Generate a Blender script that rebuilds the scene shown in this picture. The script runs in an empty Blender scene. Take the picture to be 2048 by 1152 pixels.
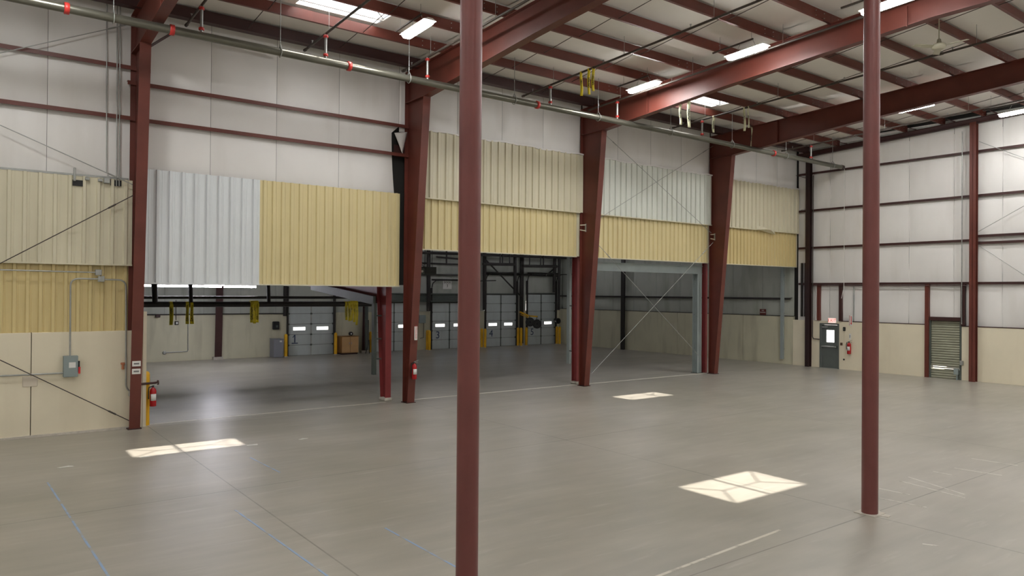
import bpy, math, random
from mathutils import Vector, Matrix, Quaternion
random.seed(7)
C = bpy.context.scene.collection
SC = bpy.context.scene

# ------------------------------------------------------------------ camera
FPX, YAW, PITCH, ROLL, CAMH = 1477.7, 0.64708, 0.006246, -0.0077927, 3.45
_f = Vector((math.sin(YAW)*math.cos(PITCH), math.cos(YAW)*math.cos(PITCH), math.sin(PITCH)))
_r = Vector((math.cos(YAW), -math.sin(YAW), 0))
_d = _f.cross(_r)
_r2 = math.cos(ROLL)*_r + math.sin(ROLL)*_d
_d2 = -math.sin(ROLL)*_r + math.cos(ROLL)*_d
cam = bpy.data.objects.new('camera', bpy.data.cameras.new('camera'))
cam.data.sensor_width = 36.0
cam.data.lens = FPX/2048*36.0
cam.data.clip_end = 600
cam.matrix_world = Matrix(((_r2.x, -_d2.x, -_f.x, 0), (_r2.y, -_d2.y, -_f.y, 0), (_r2.z, -_d2.z, -_f.z, CAMH), (0, 0, 0, 1)))
C.objects.link(cam)
SC.camera = cam

# ------------------------------------------------------------------ world, sun, exposure
SUN_DIR = Vector((-3.9, -0.25, -10.85)).normalized()
w = bpy.data.worlds.new('world'); SC.world = w; w.use_nodes = True
wn = w.node_tree.nodes; wl = w.node_tree.links
bg = wn['Background']
sky = wn.new('ShaderNodeTexSky')
sky.sky_type = 'NISHITA'; sky.sun_disc = False
sky.sun_elevation = math.asin(-SUN_DIR.z)
sky.sun_rotation = math.atan2(-SUN_DIR.x, -SUN_DIR.y)
sky.air_density = 1.2; sky.dust_density = 2.5
wl.new(sky.outputs[0], bg.inputs[0]); bg.inputs[1].default_value = 0.22
sun = bpy.data.objects.new('sun', bpy.data.lights.new('sun', 'SUN'))
sun.data.energy = 18.0; sun.data.angle = 0.0093; sun.data.color = (1, 0.92, 0.85)
sun.rotation_mode = 'QUATERNION'; sun.rotation_quaternion = SUN_DIR.to_track_quat('-Z', 'Y')
sun.location = (10, 0, 40)
C.objects.link(sun)
SC.view_settings.view_transform = 'Standard'; SC.view_settings.look = 'None'
SC.view_settings.gamma = 1.0; SC.view_settings.use_curve_mapping = False
SC.view_settings.exposure = 0.2
LAMP = 98.0          # radiance of the hall's LED fixtures
DOCKLAMP = 48.0      # radiance of the dock tubes

# ------------------------------------------------------------------ survey helpers (pixel of the photo + a known plane -> metres)
def ray(px, py):
    return _r2*((px-1024)/FPX) + _d2*((py-576)/FPX) + _f
def atx(px, py, x): d = ray(px, py); t = x/d.x; return Vector((x, d.y*t, CAMH+d.z*t))
def aty(px, py, y): d = ray(px, py); t = y/d.y; return Vector((d.x*t, y, CAMH+d.z*t))
def atz(px, py, z=0.0): d = ray(px, py); t = (z-CAMH)/d.z; return Vector((d.x*t, d.y*t, z))

# ------------------------------------------------------------------ materials
def lin(c):
    return tuple((v/255/12.92 if v/255 <= 0.04045 else ((v/255+0.055)/1.055)**2.4) for v in c)
MATS = {}
def mat(name, rgb, rough=0.5, metal=0.0, var=0.0, scale=3.0, bump=0.0, bscale=40.0, streak=None, spec=0.5, dirt=None):
    m = bpy.data.materials.new(name); m.use_nodes = True
    nt = m.node_tree; n = nt.nodes; l = nt.links
    b = n['Principled BSDF']
    c = lin(rgb)
    b.inputs['Base Color'].default_value = (*c, 1)
    b.inputs['Roughness'].default_value = rough
    b.inputs['Metallic'].default_value = metal
    b.inputs['Specular IOR Level'].default_value = spec
    if var or bump or dirt:
        tc = n.new('ShaderNodeTexCoord'); mp = n.new('ShaderNodeMapping')
        geo = n.new('ShaderNodeNewGeometry')
        l.new(geo.outputs['Position'], mp.inputs[0])
        if streak: mp.inputs['Scale'].default_value = streak
    col_out = None
    if var:
        t = n.new('ShaderNodeTexNoise'); t.inputs['Scale'].default_value = scale; t.inputs['Detail'].default_value = 5
        t.inputs['Roughness'].default_value = 0.6
        l.new(mp.outputs[0], t.inputs['Vector'])
        r = n.new('ShaderNodeValToRGB')
        r.color_ramp.elements[0].position = 0.3; r.color_ramp.elements[1].position = 0.7
        r.color_ramp.elements[0].color = (*[max(0, v*(1-var)) for v in c], 1)
        r.color_ramp.elements[1].color = (*[min(1, v*(1+var)) for v in c], 1)
        l.new(t.outputs[0], r.inputs[0]); col_out = r.outputs[0]
    if dirt:
        dcol, amt, dscale = dirt
        t2 = n.new('ShaderNodeTexNoise'); t2.inputs['Scale'].default_value = dscale; t2.inputs['Detail'].default_value = 6
        m2 = n.new('ShaderNodeMapping'); m2.inputs['Scale'].default_value = (1.5, 1.5, 0.25)
        l.new(geo.outputs['Position'], m2.inputs[0]); l.new(m2.outputs[0], t2.inputs['Vector'])
        r2 = n.new('ShaderNodeValToRGB'); r2.color_ramp.elements[0].position = 0.52; r2.color_ramp.elements[1].position = 0.8
        r2.color_ramp.elements[1].color = (amt, amt, amt, 1)
        l.new(t2.outputs[0], r2.inputs[0])
        mx = n.new('ShaderNodeMixRGB'); mx.inputs[1].default_value = (*c, 1); mx.inputs[2].default_value = (*lin(dcol), 1)
        l.new(r2.outputs[0], mx.inputs[0])
        if col_out: l.new(col_out, mx.inputs[1])
        col_out = mx.outputs[0]
    if col_out: l.new(col_out, b.inputs['Base Color'])
    if bump:
        t3 = n.new('ShaderNodeTexNoise'); t3.inputs['Scale'].default_value = bscale; t3.inputs['Detail'].default_value = 3
        l.new(mp.outputs[0], t3.inputs['Vector'])
        bp = n.new('ShaderNodeBump'); bp.inputs['Strength'].default_value = bump; bp.inputs['Distance'].default_value = 0.02
        l.new(t3.outputs[0], bp.inputs['Height']); l.new(bp.outputs[0], b.inputs['Normal'])
    MATS[name] = m
    return m
def emis(name, rgb, strength):
    m = bpy.data.materials.new(name); m.use_nodes = True
    b = m.node_tree.nodes['Principled BSDF']
    b.inputs['Base Color'].default_value = (0.8, 0.8, 0.8, 1)
    b.inputs['Emission Color'].default_value = (*lin(rgb), 1)
    b.inputs['Emission Strength'].default_value = strength
    MATS[name] = m
    return m

RED = mat('red_primer_steel', (100, 48, 37), 0.45, 0, 0.16, 1.4, 0.05, 30)
ROUNDRED = mat('red_post_paint', (112, 62, 58), 0.38, 0, 0.10, 2.0, 0.04, 25)
DOCKRED = mat('dock_red_steel', (134, 56, 56), 0.45, 0, 0.16, 1.5)
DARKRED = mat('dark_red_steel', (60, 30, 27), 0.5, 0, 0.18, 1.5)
BLACKST = mat('blackened_steel', (40, 36, 32), 0.55, 0, 0.25, 2)
GRAYST = mat('grey_painted_steel', (150, 160, 158), 0.45, 0, 0.08, 2)
DKGRAY = mat('dark_grey_metal', (82, 90, 84), 0.5, 0, 0.12, 2)
GALV = mat('galvanised_steel', (170, 172, 168), 0.38, 0.6, 0.15, 6)
PIPE = mat('sprinkler_pipe_steel', (108, 107, 96), 0.32, 0.6, 0.22, 4, streak=(0.3, 2, 2))
DARKPIPE = mat('dark_pipe', (74, 66, 60), 0.5, 0.2, 0.2, 3)
COUPLING = mat('coupling_red', (190, 52, 46), 0.4)
WHITEPANEL = mat('white_siding', (226, 231, 233), 0.35, 0, 0.03, 0.8)
COOLPANEL = mat('pale_white_siding', (222, 226, 216), 0.35, 0, 0.03, 0.8)
CREAMPANEL = mat('cream_siding', (218, 212, 186), 0.38, 0, 0.04, 0.6, dirt=((150, 138, 104), 0.15, 0.8))
YELLOWPANEL = mat('yellow_siding', (214, 196, 142), 0.38, 0, 0.04, 0.6, dirt=((150, 124, 70), 0.22, 0.7))
PALEYELLOW = mat('pale_yellow_siding', (224, 210, 160), 0.38, 0, 0.04, 0.6, dirt=((168, 140, 84), 0.2, 0.8))
WAINSCOT = mat('cream_painted_wall', (228, 219, 194), 0.6, 0, 0.05, 0.6, 0.05, 12, dirt=((176, 160, 128), 0.22, 0.9))
DOCKWALL = mat('dock_painted_wall', (206, 202, 176), 0.6, 0, 0.06, 0.7, 0.04, 10, dirt=((96, 90, 60), 0.4, 1.1))
INSUL = mat('white_vinyl_insulation', (232, 230, 226), 0.42, 0, 0.03, 0.6, 0.10, 5, dirt=((170, 160, 140), 0.22, 0.8))
ROOFINSUL = mat('roof_vinyl_insulation', (236, 232, 224), 0.65, 0, 0.03, 0.6, 0.08, 4)
DOCKINSUL = mat('dock_insulation', (178, 182, 172), 0.5, 0, 0.06, 0.8, 0.08, 5, dirt=((100, 104, 72), 0.45, 1.3))
DARKVOID = mat('dark_siding_back', (30, 28, 24), 0.7)
DOCKROOF = mat('dock_roof_deck', (120, 118, 108), 0.6)
YELLOW = mat('safety_yellow', (240, 184, 20), 0.42, 0, 0.12, 3, dirt=((120, 90, 30), 0.35, 4))
TAPE = mat('yellow_tape', (226, 206, 40), 0.4, 0, 0.10, 8)
CLEARTAPE = mat('pale_tape', (226, 226, 190), 0.35, 0, 0.15, 10)
BLACK = mat('black_plastic', (22, 22, 24), 0.45)
INK = mat('black_lettering', (24, 30, 40), 0.6)
BLUEINK = mat('blue_stencil_paint', (44, 60, 92), 0.6)
WHITE = mat('white_plastic', (236, 236, 230), 0.4)
FANWHITE = mat('fan_off_white', (186, 182, 160), 0.4)
REDGLOSS = mat('extinguisher_red', (176, 26, 30), 0.25)
TAGWHITE = mat('paper_white', (226, 226, 220), 0.6)
DOORGRAY = mat('door_grey_green', (92, 98, 94), 0.42, 0, 0.05, 2)
DOCKDOOR = mat('dock_door_panel', (196, 204, 202), 0.4, 0, 0.05, 1.2, dirt=((120, 124, 112), 0.25, 1.6))
SLAT = mat('roll_up_slat', (150, 150, 132), 0.42, 0.25, 0.10, 2)
BOXGRAY = mat('electrical_box_grey', (140, 152, 150), 0.45)
OAK = mat('tan_laminate', (206, 164, 110), 0.45, 0, 0.05, 3)
OAKDARK = mat('dark_laminate_side', (150, 104, 48), 0.45, 0, 0.05, 3)
SIGNRED = mat('sign_red', (206, 44, 42), 0.45)
SIGNBROWN = mat('sign_maroon', (92, 34, 26), 0.5)
LINEPAINT = mat('floor_line_white', (240, 236, 222), 0.5, 0, 0.10, 4)
CONCRETE = mat('grout_patch', (196, 190, 178), 0.8, 0, 0.15, 8, 0.3, 30)
ASPHALT = mat('outdoor_pavement', (176, 172, 164), 0.8, 0, 0.1, 0.3)
LENS = emis('lit_lamp_lens', (252, 251, 250), LAMP)
TUBE = emis('lit_tube', (246, 244, 255), DOCKLAMP)
EXITM = emis('lit_exit_face', (255, 190, 176), 0.9)

def floor_mat(name='sealed_concrete', mark=None):
    m = bpy.data.materials.new(name); m.use_nodes = True
    nt = m.node_tree; n = nt.nodes; l = nt.links; b = n['Principled BSDF']
    g = n.new('ShaderNodeNewGeometry')
    def noise(scale, detail, sc=(1, 1, 1), rough=0.6):
        mp = n.new('ShaderNodeMapping'); mp.inputs['Scale'].default_value = sc; mp.inputs['Rotation'].default_value = (0, 0, 0.25)
        l.new(g.outputs['Position'], mp.inputs[0])
        t = n.new('ShaderNodeTexNoise'); t.inputs['Scale'].default_value = scale; t.inputs['Detail'].default_value = detail; t.inputs['Roughness'].default_value = rough
        l.new(mp.outputs[0], t.inputs['Vector']); return t.outputs[0]
    def ramp(i, p0, c0, p1, c1):
        r = n.new('ShaderNodeValToRGB'); r.color_ramp.elements[0].position = p0; r.color_ramp.elements[1].position = p1
        r.color_ramp.elements[0].color = (*c0, 1); r.color_ramp.elements[1].color = (*c1, 1); l.new(i, r.inputs[0]); return r.outputs[0]
    big = ramp(noise(0.16, 4), 0.32, lin((160, 156, 143)), 0.68, lin((180, 175, 165)))
    mid = ramp(noise(0.8, 3, (0.6, 1.4, 1), 0.5), 0.25, (0.85, 0.86, 0.86), 0.75, (1.04, 1.035, 1.03))
    fine = ramp(noise(1.8, 3, (0.4, 2.6, 1), 0.5), 0.25, (0.90, 0.90, 0.90), 0.75, (1.02, 1.02, 1.02))
    m1 = n.new('ShaderNodeMixRGB'); m1.blend_type = 'MULTIPLY'; m1.inputs[0].default_value = 1; l.new(big, m1.inputs[1]); l.new(mid, m1.inputs[2])
    m2 = n.new('ShaderNodeMixRGB'); m2.blend_type = 'MULTIPLY'; m2.inputs[0].default_value = 1; l.new(m1.outputs[0], m2.inputs[1]); l.new(fine, m2.inputs[2])
    # saw-cut joints on a fixed grid of the slab
    sx = n.new('ShaderNodeSeparateXYZ'); l.new(g.outputs['Position'], sx.inputs[0])
    wob = noise(0.8, 2)
    def joint(sock, period, off):
        a = n.new('ShaderNodeMath'); a.operation = 'ADD'; a.inputs[1].default_value = off+period*100; l.new(sock, a.inputs[0])
        mo = n.new('ShaderNodeMath'); mo.operation = 'MODULO'; mo.inputs[1].default_value = period; l.new(a.outputs[0], mo.inputs[0])
        s = n.new('ShaderNodeMath'); s.operation = 'SUBTRACT'; s.inputs[1].default_value = period/2; l.new(mo.outputs[0], s.inputs[0])
        ab = n.new('ShaderNodeMath'); ab.operation = 'ABSOLUTE'; l.new(s.outputs[0], ab.inputs[0])
        lt = n.new('ShaderNodeMath'); lt.operation = 'LESS_THAN'; lt.inputs[1].default_value = 0.012; l.new(ab.outputs[0], lt.inputs[0])
        return lt.outputs[0]
    jx = joint(sx.outputs[0], 7.55, 7.55/2-11.5); jy = joint(sx.outputs[1], 7.2, 7.2/2-5.9)
    mxx = n.new('ShaderNodeMath'); mxx.operation = 'MAXIMUM'; l.new(jx, mxx.inputs[0]); l.new(jy, mxx.inputs[1])
    jm = n.new('ShaderNodeMath'); jm.operation = 'MULTIPLY'; l.new(mxx.outputs[0], jm.inputs[0]); l.new(wob, jm.inputs[1])
    m3 = n.new('ShaderNodeMixRGB'); l.new(jm.outputs[0], m3.inputs[0]); l.new(m2.outputs[0], m3.inputs[1]); m3.inputs[2].default_value = (*lin((84, 80, 70)), 1)
    # pale scuffs
    sc = ramp(noise(2.2, 3, (0.4, 2.4, 1), 0.55), 0.60, (0, 0, 0), 0.80, (0.3, 0.3, 0.3))
    m4 = n.new('ShaderNodeMixRGB'); l.new(sc, m4.inputs[0]); l.new(m3.outputs[0], m4.inputs[1]); m4.inputs[2].default_value = (*lin((206, 204, 196)), 1)
    out = m4.outputs[0]
    if mark:
        rgb, thr, amt = mark
        wear = ramp(noise(3.0, 5, (1, 1, 1), 0.65), thr, (0, 0, 0), thr+0.14, (amt, amt, amt))
        m5 = n.new('ShaderNodeMixRGB'); l.new(wear, m5.inputs[0]); l.new(out, m5.inputs[1]); m5.inputs[2].default_value = (*lin(rgb), 1); out = m5.outputs[0]
    l.new(out, b.inputs['Base Color'])
    rr = n.new('ShaderNodeMapRange'); rr.inputs[3].default_value = 0.29; rr.inputs[4].default_value = 0.40
    l.new(noise(0.6, 3, (0.7, 1.3, 1), 0.5), rr.inputs[0]); l.new(rr.outputs[0], b.inputs['Roughness'])
    bp = n.new('ShaderNodeBump'); bp.inputs['Strength'].default_value = 0.05; bp.inputs['Distance'].default_value = 0.02
    l.new(noise(3.5, 5, (0.6, 1.6, 1)), bp.inputs['Height']); l.new(bp.outputs[0], b.inputs['Normal'])
    b.inputs['Specular IOR Level'].default_value = 0.45
    return m
FLOORM = floor_mat()
CHALK = floor_mat('blue_chalk', ((140, 172, 210), 0.36, 0.9))
PALESTREAK = floor_mat('pale_streak_floor', ((226, 224, 214), 0.38, 0.6))
WORNPAINT = floor_mat('worn_white_line', ((222, 217, 202), 0.36, 0.75))

def pane_mat(name, clear, diffuse_rgb):
    m = bpy.data.materials.new(name); m.use_nodes = True
    nt = m.node_tree; n = nt.nodes; l = nt.links
    n.remove(n['Principled BSDF'])
    tr = n.new('ShaderNodeBsdfTransparent'); tr.inputs[0].default_value = (1, 1, 1, 1)
    tl = n.new('ShaderNodeBsdfTranslucent'); tl.inputs[0].default_value = (*diffuse_rgb, 1)
    mx = n.new('ShaderNodeMixShader'); mx.inputs[0].default_value = 1-clear
    l.new(tr.outputs[0], mx.inputs[1]); l.new(tl.outputs[0], mx.inputs[2]); l.new(mx.outputs[0], n['Material Output'].inputs[0])
    return m
DIFFPANE = pane_mat('added_diffuser_pane', 0.0, (0.9, 0.92, 0.92))  # for the strip added to widen the skylight glow
SKYPANE = pane_mat('skylight_acrylic', 0.45, (0.95, 0.95, 0.95))
def glass_mat():
    m = bpy.data.materials.new('window_glass'); m.use_nodes = True
    nt = m.node_tree; n = nt.nodes; l = nt.links
    n.remove(n['Principled BSDF'])
    tr = n.new('ShaderNodeBsdfTransparent'); tr.inputs[0].default_value = (0.93, 0.95, 0.96, 1)
    gl = n.new('ShaderNodeBsdfGlossy'); gl.inputs['Roughness'].default_value = 0.05
    mx = n.new('ShaderNodeMixShader'); mx.inputs[0].default_value = 0.06
    l.new(tr.outputs[0], mx.inputs[1]); l.new(gl.outputs[0], mx.inputs[2]); l.new(mx.outputs[0], n['Material Output'].inputs[0])
    return m
GLASS = glass_mat()

# ------------------------------------------------------------------ mesh builder
class MB:
    def __init__(s): s.v = []; s.f = []; s.sm = []
    def add(s, vs, fs, smooth=False):
        o = len(s.v); s.v += [tuple(v) for v in vs]
        for f in fs: s.f.append(tuple(i+o for i in f)); s.sm.append(smooth)
        return s
    def box(s, x0, x1, y0, y1, z0, z1):
        x0, x1 = min(x0, x1), max(x0, x1); y0, y1 = min(y0, y1), max(y0, y1); z0, z1 = min(z0, z1), max(z0, z1)
        return s.add([(x0, y0, z0), (x1, y0, z0), (x1, y1, z0), (x0, y1, z0), (x0, y0, z1), (x1, y0, z1), (x1, y1, z1), (x0, y1, z1)],
                     [(0, 3, 2, 1), (4, 5, 6, 7), (0, 1, 5, 4), (1, 2, 6, 5), (2, 3, 7, 6), (3, 0, 4, 7)])
    def cham(s, x0, x1, y0, y1, z0, z1, c):
        """box with chamfered edges along all sides"""
        P = []
        for (sx, sy, sz) in [(a, b, d) for a in (0, 1) for b in (0, 1) for d in (0, 1)]:
            x = (x0, x1)[sx]; y = (y0, y1)[sy]; z = (z0, z1)[sz]
            dx = c*(1-2*sx); dy = c*(1-2*sy); dz = c*(1-2*sz)
            P.append([(x, y+dy, z+dz), (x+dx, y, z+dz), (x+dx, y+dy, z)])
        V = [p for q in P for p in q]
        def i(a, b, d, k): return ((a*2+b)*2+d)*3+k
        F = [(i(0,0,0,0), i(0,0,1,0), i(0,1,1,0), i(0,1,0,0)), (i(1,0,0,0), i(1,1,0,0), i(1,1,1,0), i(1,0,1,0)),
             (i(0,0,0,1), i(1,0,0,1), i(1,0,1,1), i(0,0,1,1)), (i(0,1,0,1), i(0,1,1,1), i(1,1,1,1), i(1,1,0,1)),
             (i(0,0,0,2), i(0,1,0,2), i(1,1,0,2), i(1,0,0,2)), (i(0,0,1,2), i(1,0,1,2), i(1,1,1,2), i(0,1,1,2))]
        for b in (0, 1):
            for d in (0, 1): F.append((i(0,b,d,1), i(1,b,d,1), i(1,b,d,2), i(0,b,d,2)))
            for d in (0, 1): F.append((i(0,b,d,0), i(0,b,d,1), i(1,b,d,1), i(1,b,d,0))) if False else None
        for a in (0, 1):
            for d in (0, 1): F.append((i(a,0,d,0), i(a,1,d,0), i(a,1,d,2), i(a,0,d,2)))
            for b in (0, 1): F.append((i(a,b,0,0), i(a,b,1,0), i(a,b,1,1), i(a,b,0,1)))
        for a in (0, 1):
            for b in (0, 1):
                for d in (0, 1): F.append((i(a,b,d,0), i(a,b,d,1), i(a,b,d,2)))
        return s.add(V, F)
    def ext(s, axis, poly, a0, a1, smooth=False):
        """polygon in the two other axes (x:(y,z) y:(x,z) z:(x,y)) swept along axis"""
        n = len(poly)
        def P(a, p): return {'x': (a, p[0], p[1]), 'y': (p[0], a, p[1]), 'z': (p[0], p[1], a)}[axis]
        V = [P(a0, p) for p in poly] + [P(a1, p) for p in poly]
        F = [(i, (i+1) % n, n+(i+1) % n, n+i) for i in range(n)]
        s.add(V, F, smooth); s.add(V[:n], [tuple(range(n-1, -1, -1))]); s.add(V[n:], [tuple(range(n))])
        return s
    def path(s, pts, r, n=8, closed=False, caps=True):
        pts = [Vector(p) for p in pts]; rings = []
        up = None
        for k, p in enumerate(pts):
            a = pts[k-1] if k else (pts[-1] if closed else None); b = pts[(k+1) % len(pts)] if (k < len(pts)-1 or closed) else None
            t = ((b-p).normalized() if b is not None else Vector()) + ((p-a).normalized() if a is not None else Vector())
            t.normalize()
            if up is None: up = Vector((0, 0, 1)) if abs(t.z) < 0.9 else Vector((1, 0, 0))
            u = up - t*up.dot(t)
            if u.length < 1e-4: u = Vector((1, 0, 0)) - t*t.x
            u.normalize(); up = u; v = t.cross(u)
            rr = r[k] if isinstance(r, (list, tuple)) else r
            rings.append([p + (u*math.cos(2*math.pi*i/n) + v*math.sin(2*math.pi*i/n))*rr for i in range(n)])
        V = [q for R in rings for q in R]; m = len(rings); F = []
        for k in range(m if closed else m-1):
            k2 = (k+1) % m
            F += [(k*n+i, k*n+(i+1) % n, k2*n+(i+1) % n, k2*n+i) for i in range(n)]
        s.add(V, F, True)
        if caps and not closed: s.add(rings[0], [tuple(range(n-1, -1, -1))]); s.add(rings[-1], [tuple(range(n))])
        return s
    def lathe(s, prof, c, axis='z', n=20):
        """prof: list of (radius, offset along axis)"""
        c = Vector(c)
        if isinstance(axis, str): ax = {'x': Vector((1, 0, 0)), 'y': Vector((0, 1, 0)), 'z': Vector((0, 0, 1))}[axis]
        else: ax = Vector(axis).normalized()
        u = Vector((0, 0, 1)) if abs(ax.z) < 0.9 else Vector((1, 0, 0)); u = (u-ax*u.dot(ax)).normalized(); v = ax.cross(u)
        V = []; F = []
        for (r, h) in prof: V += [c+ax*h+(u*math.cos(2*math.pi*i/n)+v*math.sin(2*math.pi*i/n))*r for i in range(n)]
        for k in range(len(prof)-1): F += [(k*n+i, k*n+(i+1) % n, (k+1)*n+(i+1) % n, (k+1)*n+i) for i in range(n)]
        s.add(V, F, True); s.add(V[:n], [tuple(range(n-1, -1, -1))]); s.add(V[-n:], [tuple(range(n))])
        return s
    def bar(s, p0, p1, wid, hei):
        """rectangular bar from p0 to p1 (wid horizontal, hei the other way)"""
        p0 = Vector(p0); p1 = Vector(p1); t = (p1-p0).normalized()
        h = t.cross(Vector((0, 0, 1)))
        if h.length < 1e-3: h = Vector((1, 0, 0))
        h.normalize(); u = h.cross(t)
        V = [p+h*a*wid/2+u*b*hei/2 for p in (p0, p1) for (a, b) in ((-1, -1), (1, -1), (1, 1), (-1, 1))]
        return s.add(V, [(0, 1, 2, 3), (7, 6, 5, 4), (0, 4, 5, 1), (1, 5, 6, 2), (2, 6, 7, 3), (3, 7, 4, 0)])
    def mesh(s, name, m):
        me = bpy.data.meshes.new(name); me.from_pydata(s.v, [], s.f)
        me.polygons.foreach_set('use_smooth', s.sm); me.materials.append(m); me.validate(); me.update()
        import bmesh
        b = bmesh.new(); b.from_mesh(me); bmesh.ops.recalc_face_normals(b, faces=b.faces); b.to_mesh(me); b.free()
        return me
    def build(s, name, m, parent=None):
        return put(name, s.mesh(name, m), parent)
def put(name, me, parent=None, loc=None):
    o = bpy.data.objects.new(name, me); C.objects.link(o)
    if parent is not None:
        o.parent = parent
        pl = parent.location.copy(); pp = parent.parent
        while pp: pl += pp.location; pp = pp.parent
        o.location = (Vector(loc) if loc is not None else Vector()) - pl
    elif loc is not None: o.location = loc
    return o
def tag(o, label, cat, group=None):
    o['label'] = label; o['category'] = cat
    if group: o['group'] = group
    return o
def thing(name, label, cat, loc=(0, 0, 0), group=None):
    o = bpy.data.objects.new(name, None); o.empty_display_size = 0.1; C.objects.link(o); o.location = loc
    return tag(o, label, cat, group)
def struct(o, label=None):
    o['kind'] = 'structure'
    if label: o['label'] = label
    return o
def sroot(name, label=None, loc=(0, 0, 0)):
    o = bpy.data.objects.new(name, None); o.empty_display_size = 0.1; C.objects.link(o); o.location = loc
    return struct(o, label)
ORD = ['first', 'second', 'third', 'fourth', 'fifth', 'sixth', 'seventh', 'eighth', 'ninth', 'tenth', 'eleventh', 'twelfth', 'thirteenth', 'fourteenth', 'fifteenth']
def lettering(txt, size, m, parent, loc, normal, up=(0, 0, 1), name='lettering', ext=0.002, wscale=1.0):
    cu = bpy.data.curves.new('txt', 'FONT'); cu.body = txt; cu.size = size; cu.align_x = 'CENTER'; cu.align_y = 'CENTER'; cu.extrude = ext
    ob = bpy.data.objects.new('txt', cu); C.objects.link(ob)
    dg = bpy.context.evaluated_depsgraph_get(); dg.update()
    me = bpy.data.meshes.new_from_object(ob.evaluated_get(dg)); bpy.data.objects.remove(ob); bpy.data.curves.remove(cu)
    nz = Vector(normal).normalized(); uy = Vector(up).normalized(); ux = uy.cross(nz)
    M = Matrix(((ux.x*wscale, uy.x, nz.x), (ux.y*wscale, uy.y, nz.y), (ux.z*wscale, uy.z, nz.z))).to_4x4()
    me.transform(Matrix.Translation(Vector(loc)) @ M); me.materials.clear(); me.materials.append(m)
    me.name = name
    return put(name, me, parent)

# ================================================================== dimensions of the place
XE = 33.1                     # inner face of the end wall
YW = 20.5                     # dividing wall line
YB = 38.4                     # dock back wall
XL, YF = -11.7, -9.0          # unseen walls
FX = [-4.0, 3.6, 11.35, 18.76, 26.35, XE]     # frame lines
RIDGE = 5.9
def rtop(y):                  # top of rafters = underside of purlins
    return 10.40+0.0417*(18.38-y) if y >= RIDGE else 10.40+0.0417*(18.38-RIDGE)-0.0417*(RIDGE-y)
PD = 0.29                     # purlin depth
PURY = [19.92] + [18.38-1.537*k for k in range(0, 9)]     # eave strut first

# ------------------------------------------------------------------ floor
fl = MB().box(XL-0.3, XE+0.25, YF-0.3, YB+0.2, -0.25, 0).build('floor', FLOORM); struct(fl)
MB().box(-160, 220, -160, 260, -0.4, -0.27).build('ground_outside', ASPHALT)['kind'] = 'structure'
def strip(p0, p1, wid, m, name, z=0.001, th=0.003):
    p0 = Vector((p0[0], p0[1], z)); p1 = Vector((p1[0], p1[1], z))
    return MB().bar(p0, p1, wid, th).build(name, m, fl)
strip((3.75, 20.72), (10.8, 20.80), 0.11, WORNPAINT, 'painted_line')
strip((11.5, 20.78), (18.7, 20.78), 0.10, LINEPAINT, 'painted_line')
strip((18.95, 20.72), (26.2, 20.62), 0.10, LINEPAINT, 'painted_line')
strip((26.5, 20.45), (27.9, 20.4), 0.07, WORNPAINT, 'painted_line')
for a, b in (((470, 1020), (680, 1170)), ((770, 1056), (1010, 1188)), ((95, 965), (225, 1165)), ((500, 915), (560, 945))):
    strip(atz(*a), atz(*b), 0.03, CHALK, 'chalk_line')
strip(atz(1560, 1060), atz(1190, 1200), 0.05, WORNPAINT, 'chalk_line')
for a, b in (((1816, 954), (1929, 989)), ((1908, 936), (2004, 951)), ((1943, 917), (2035, 931)), ((1758, 977), (1820, 990)), ((1758, 996), (1854, 1015)), ((1800, 962), (1930, 996)), ((1866, 943), (1920, 953)), ((1845, 1088), (1878, 1092))):
    strip(atz(*a), atz(*b), 0.045, PALESTREAK, 'pale_streak')  # pale broken streaks on the floor at right
# grout ring under the round posts and scraps on the floor
for (px, py, rot, sz, lb) in ((131, 934, 0.3, 0.16, 'small white paper scrap on the floor by the cream wall'),
                              (290, 914, 0.1, 0.13, 'white tape scrap at the corner of the left sunlit patch'),
                              (505, 890, -0.2, 0.16, 'white tape scrap right of the left sunlit patch'),
                              (606, 878, 0.6, 0.12, 'tiny white scrap on floor near the opening')):
    p = atz(px, py); b = MB(); n = 7
    top = []; 
    for i in range(n):
        a = 2*math.pi*i/n; rr = sz*(0.75+0.3*math.sin(i*2.3)); top.append((p.x+math.cos(a+rot)*rr, p.y+math.sin(a+rot)*rr*0.55))
    b.ext('z', top, 0.001, 0.006)
    tag(b.build('paper_scrap', TAGWHITE), lb, 'paper scrap')

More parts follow.
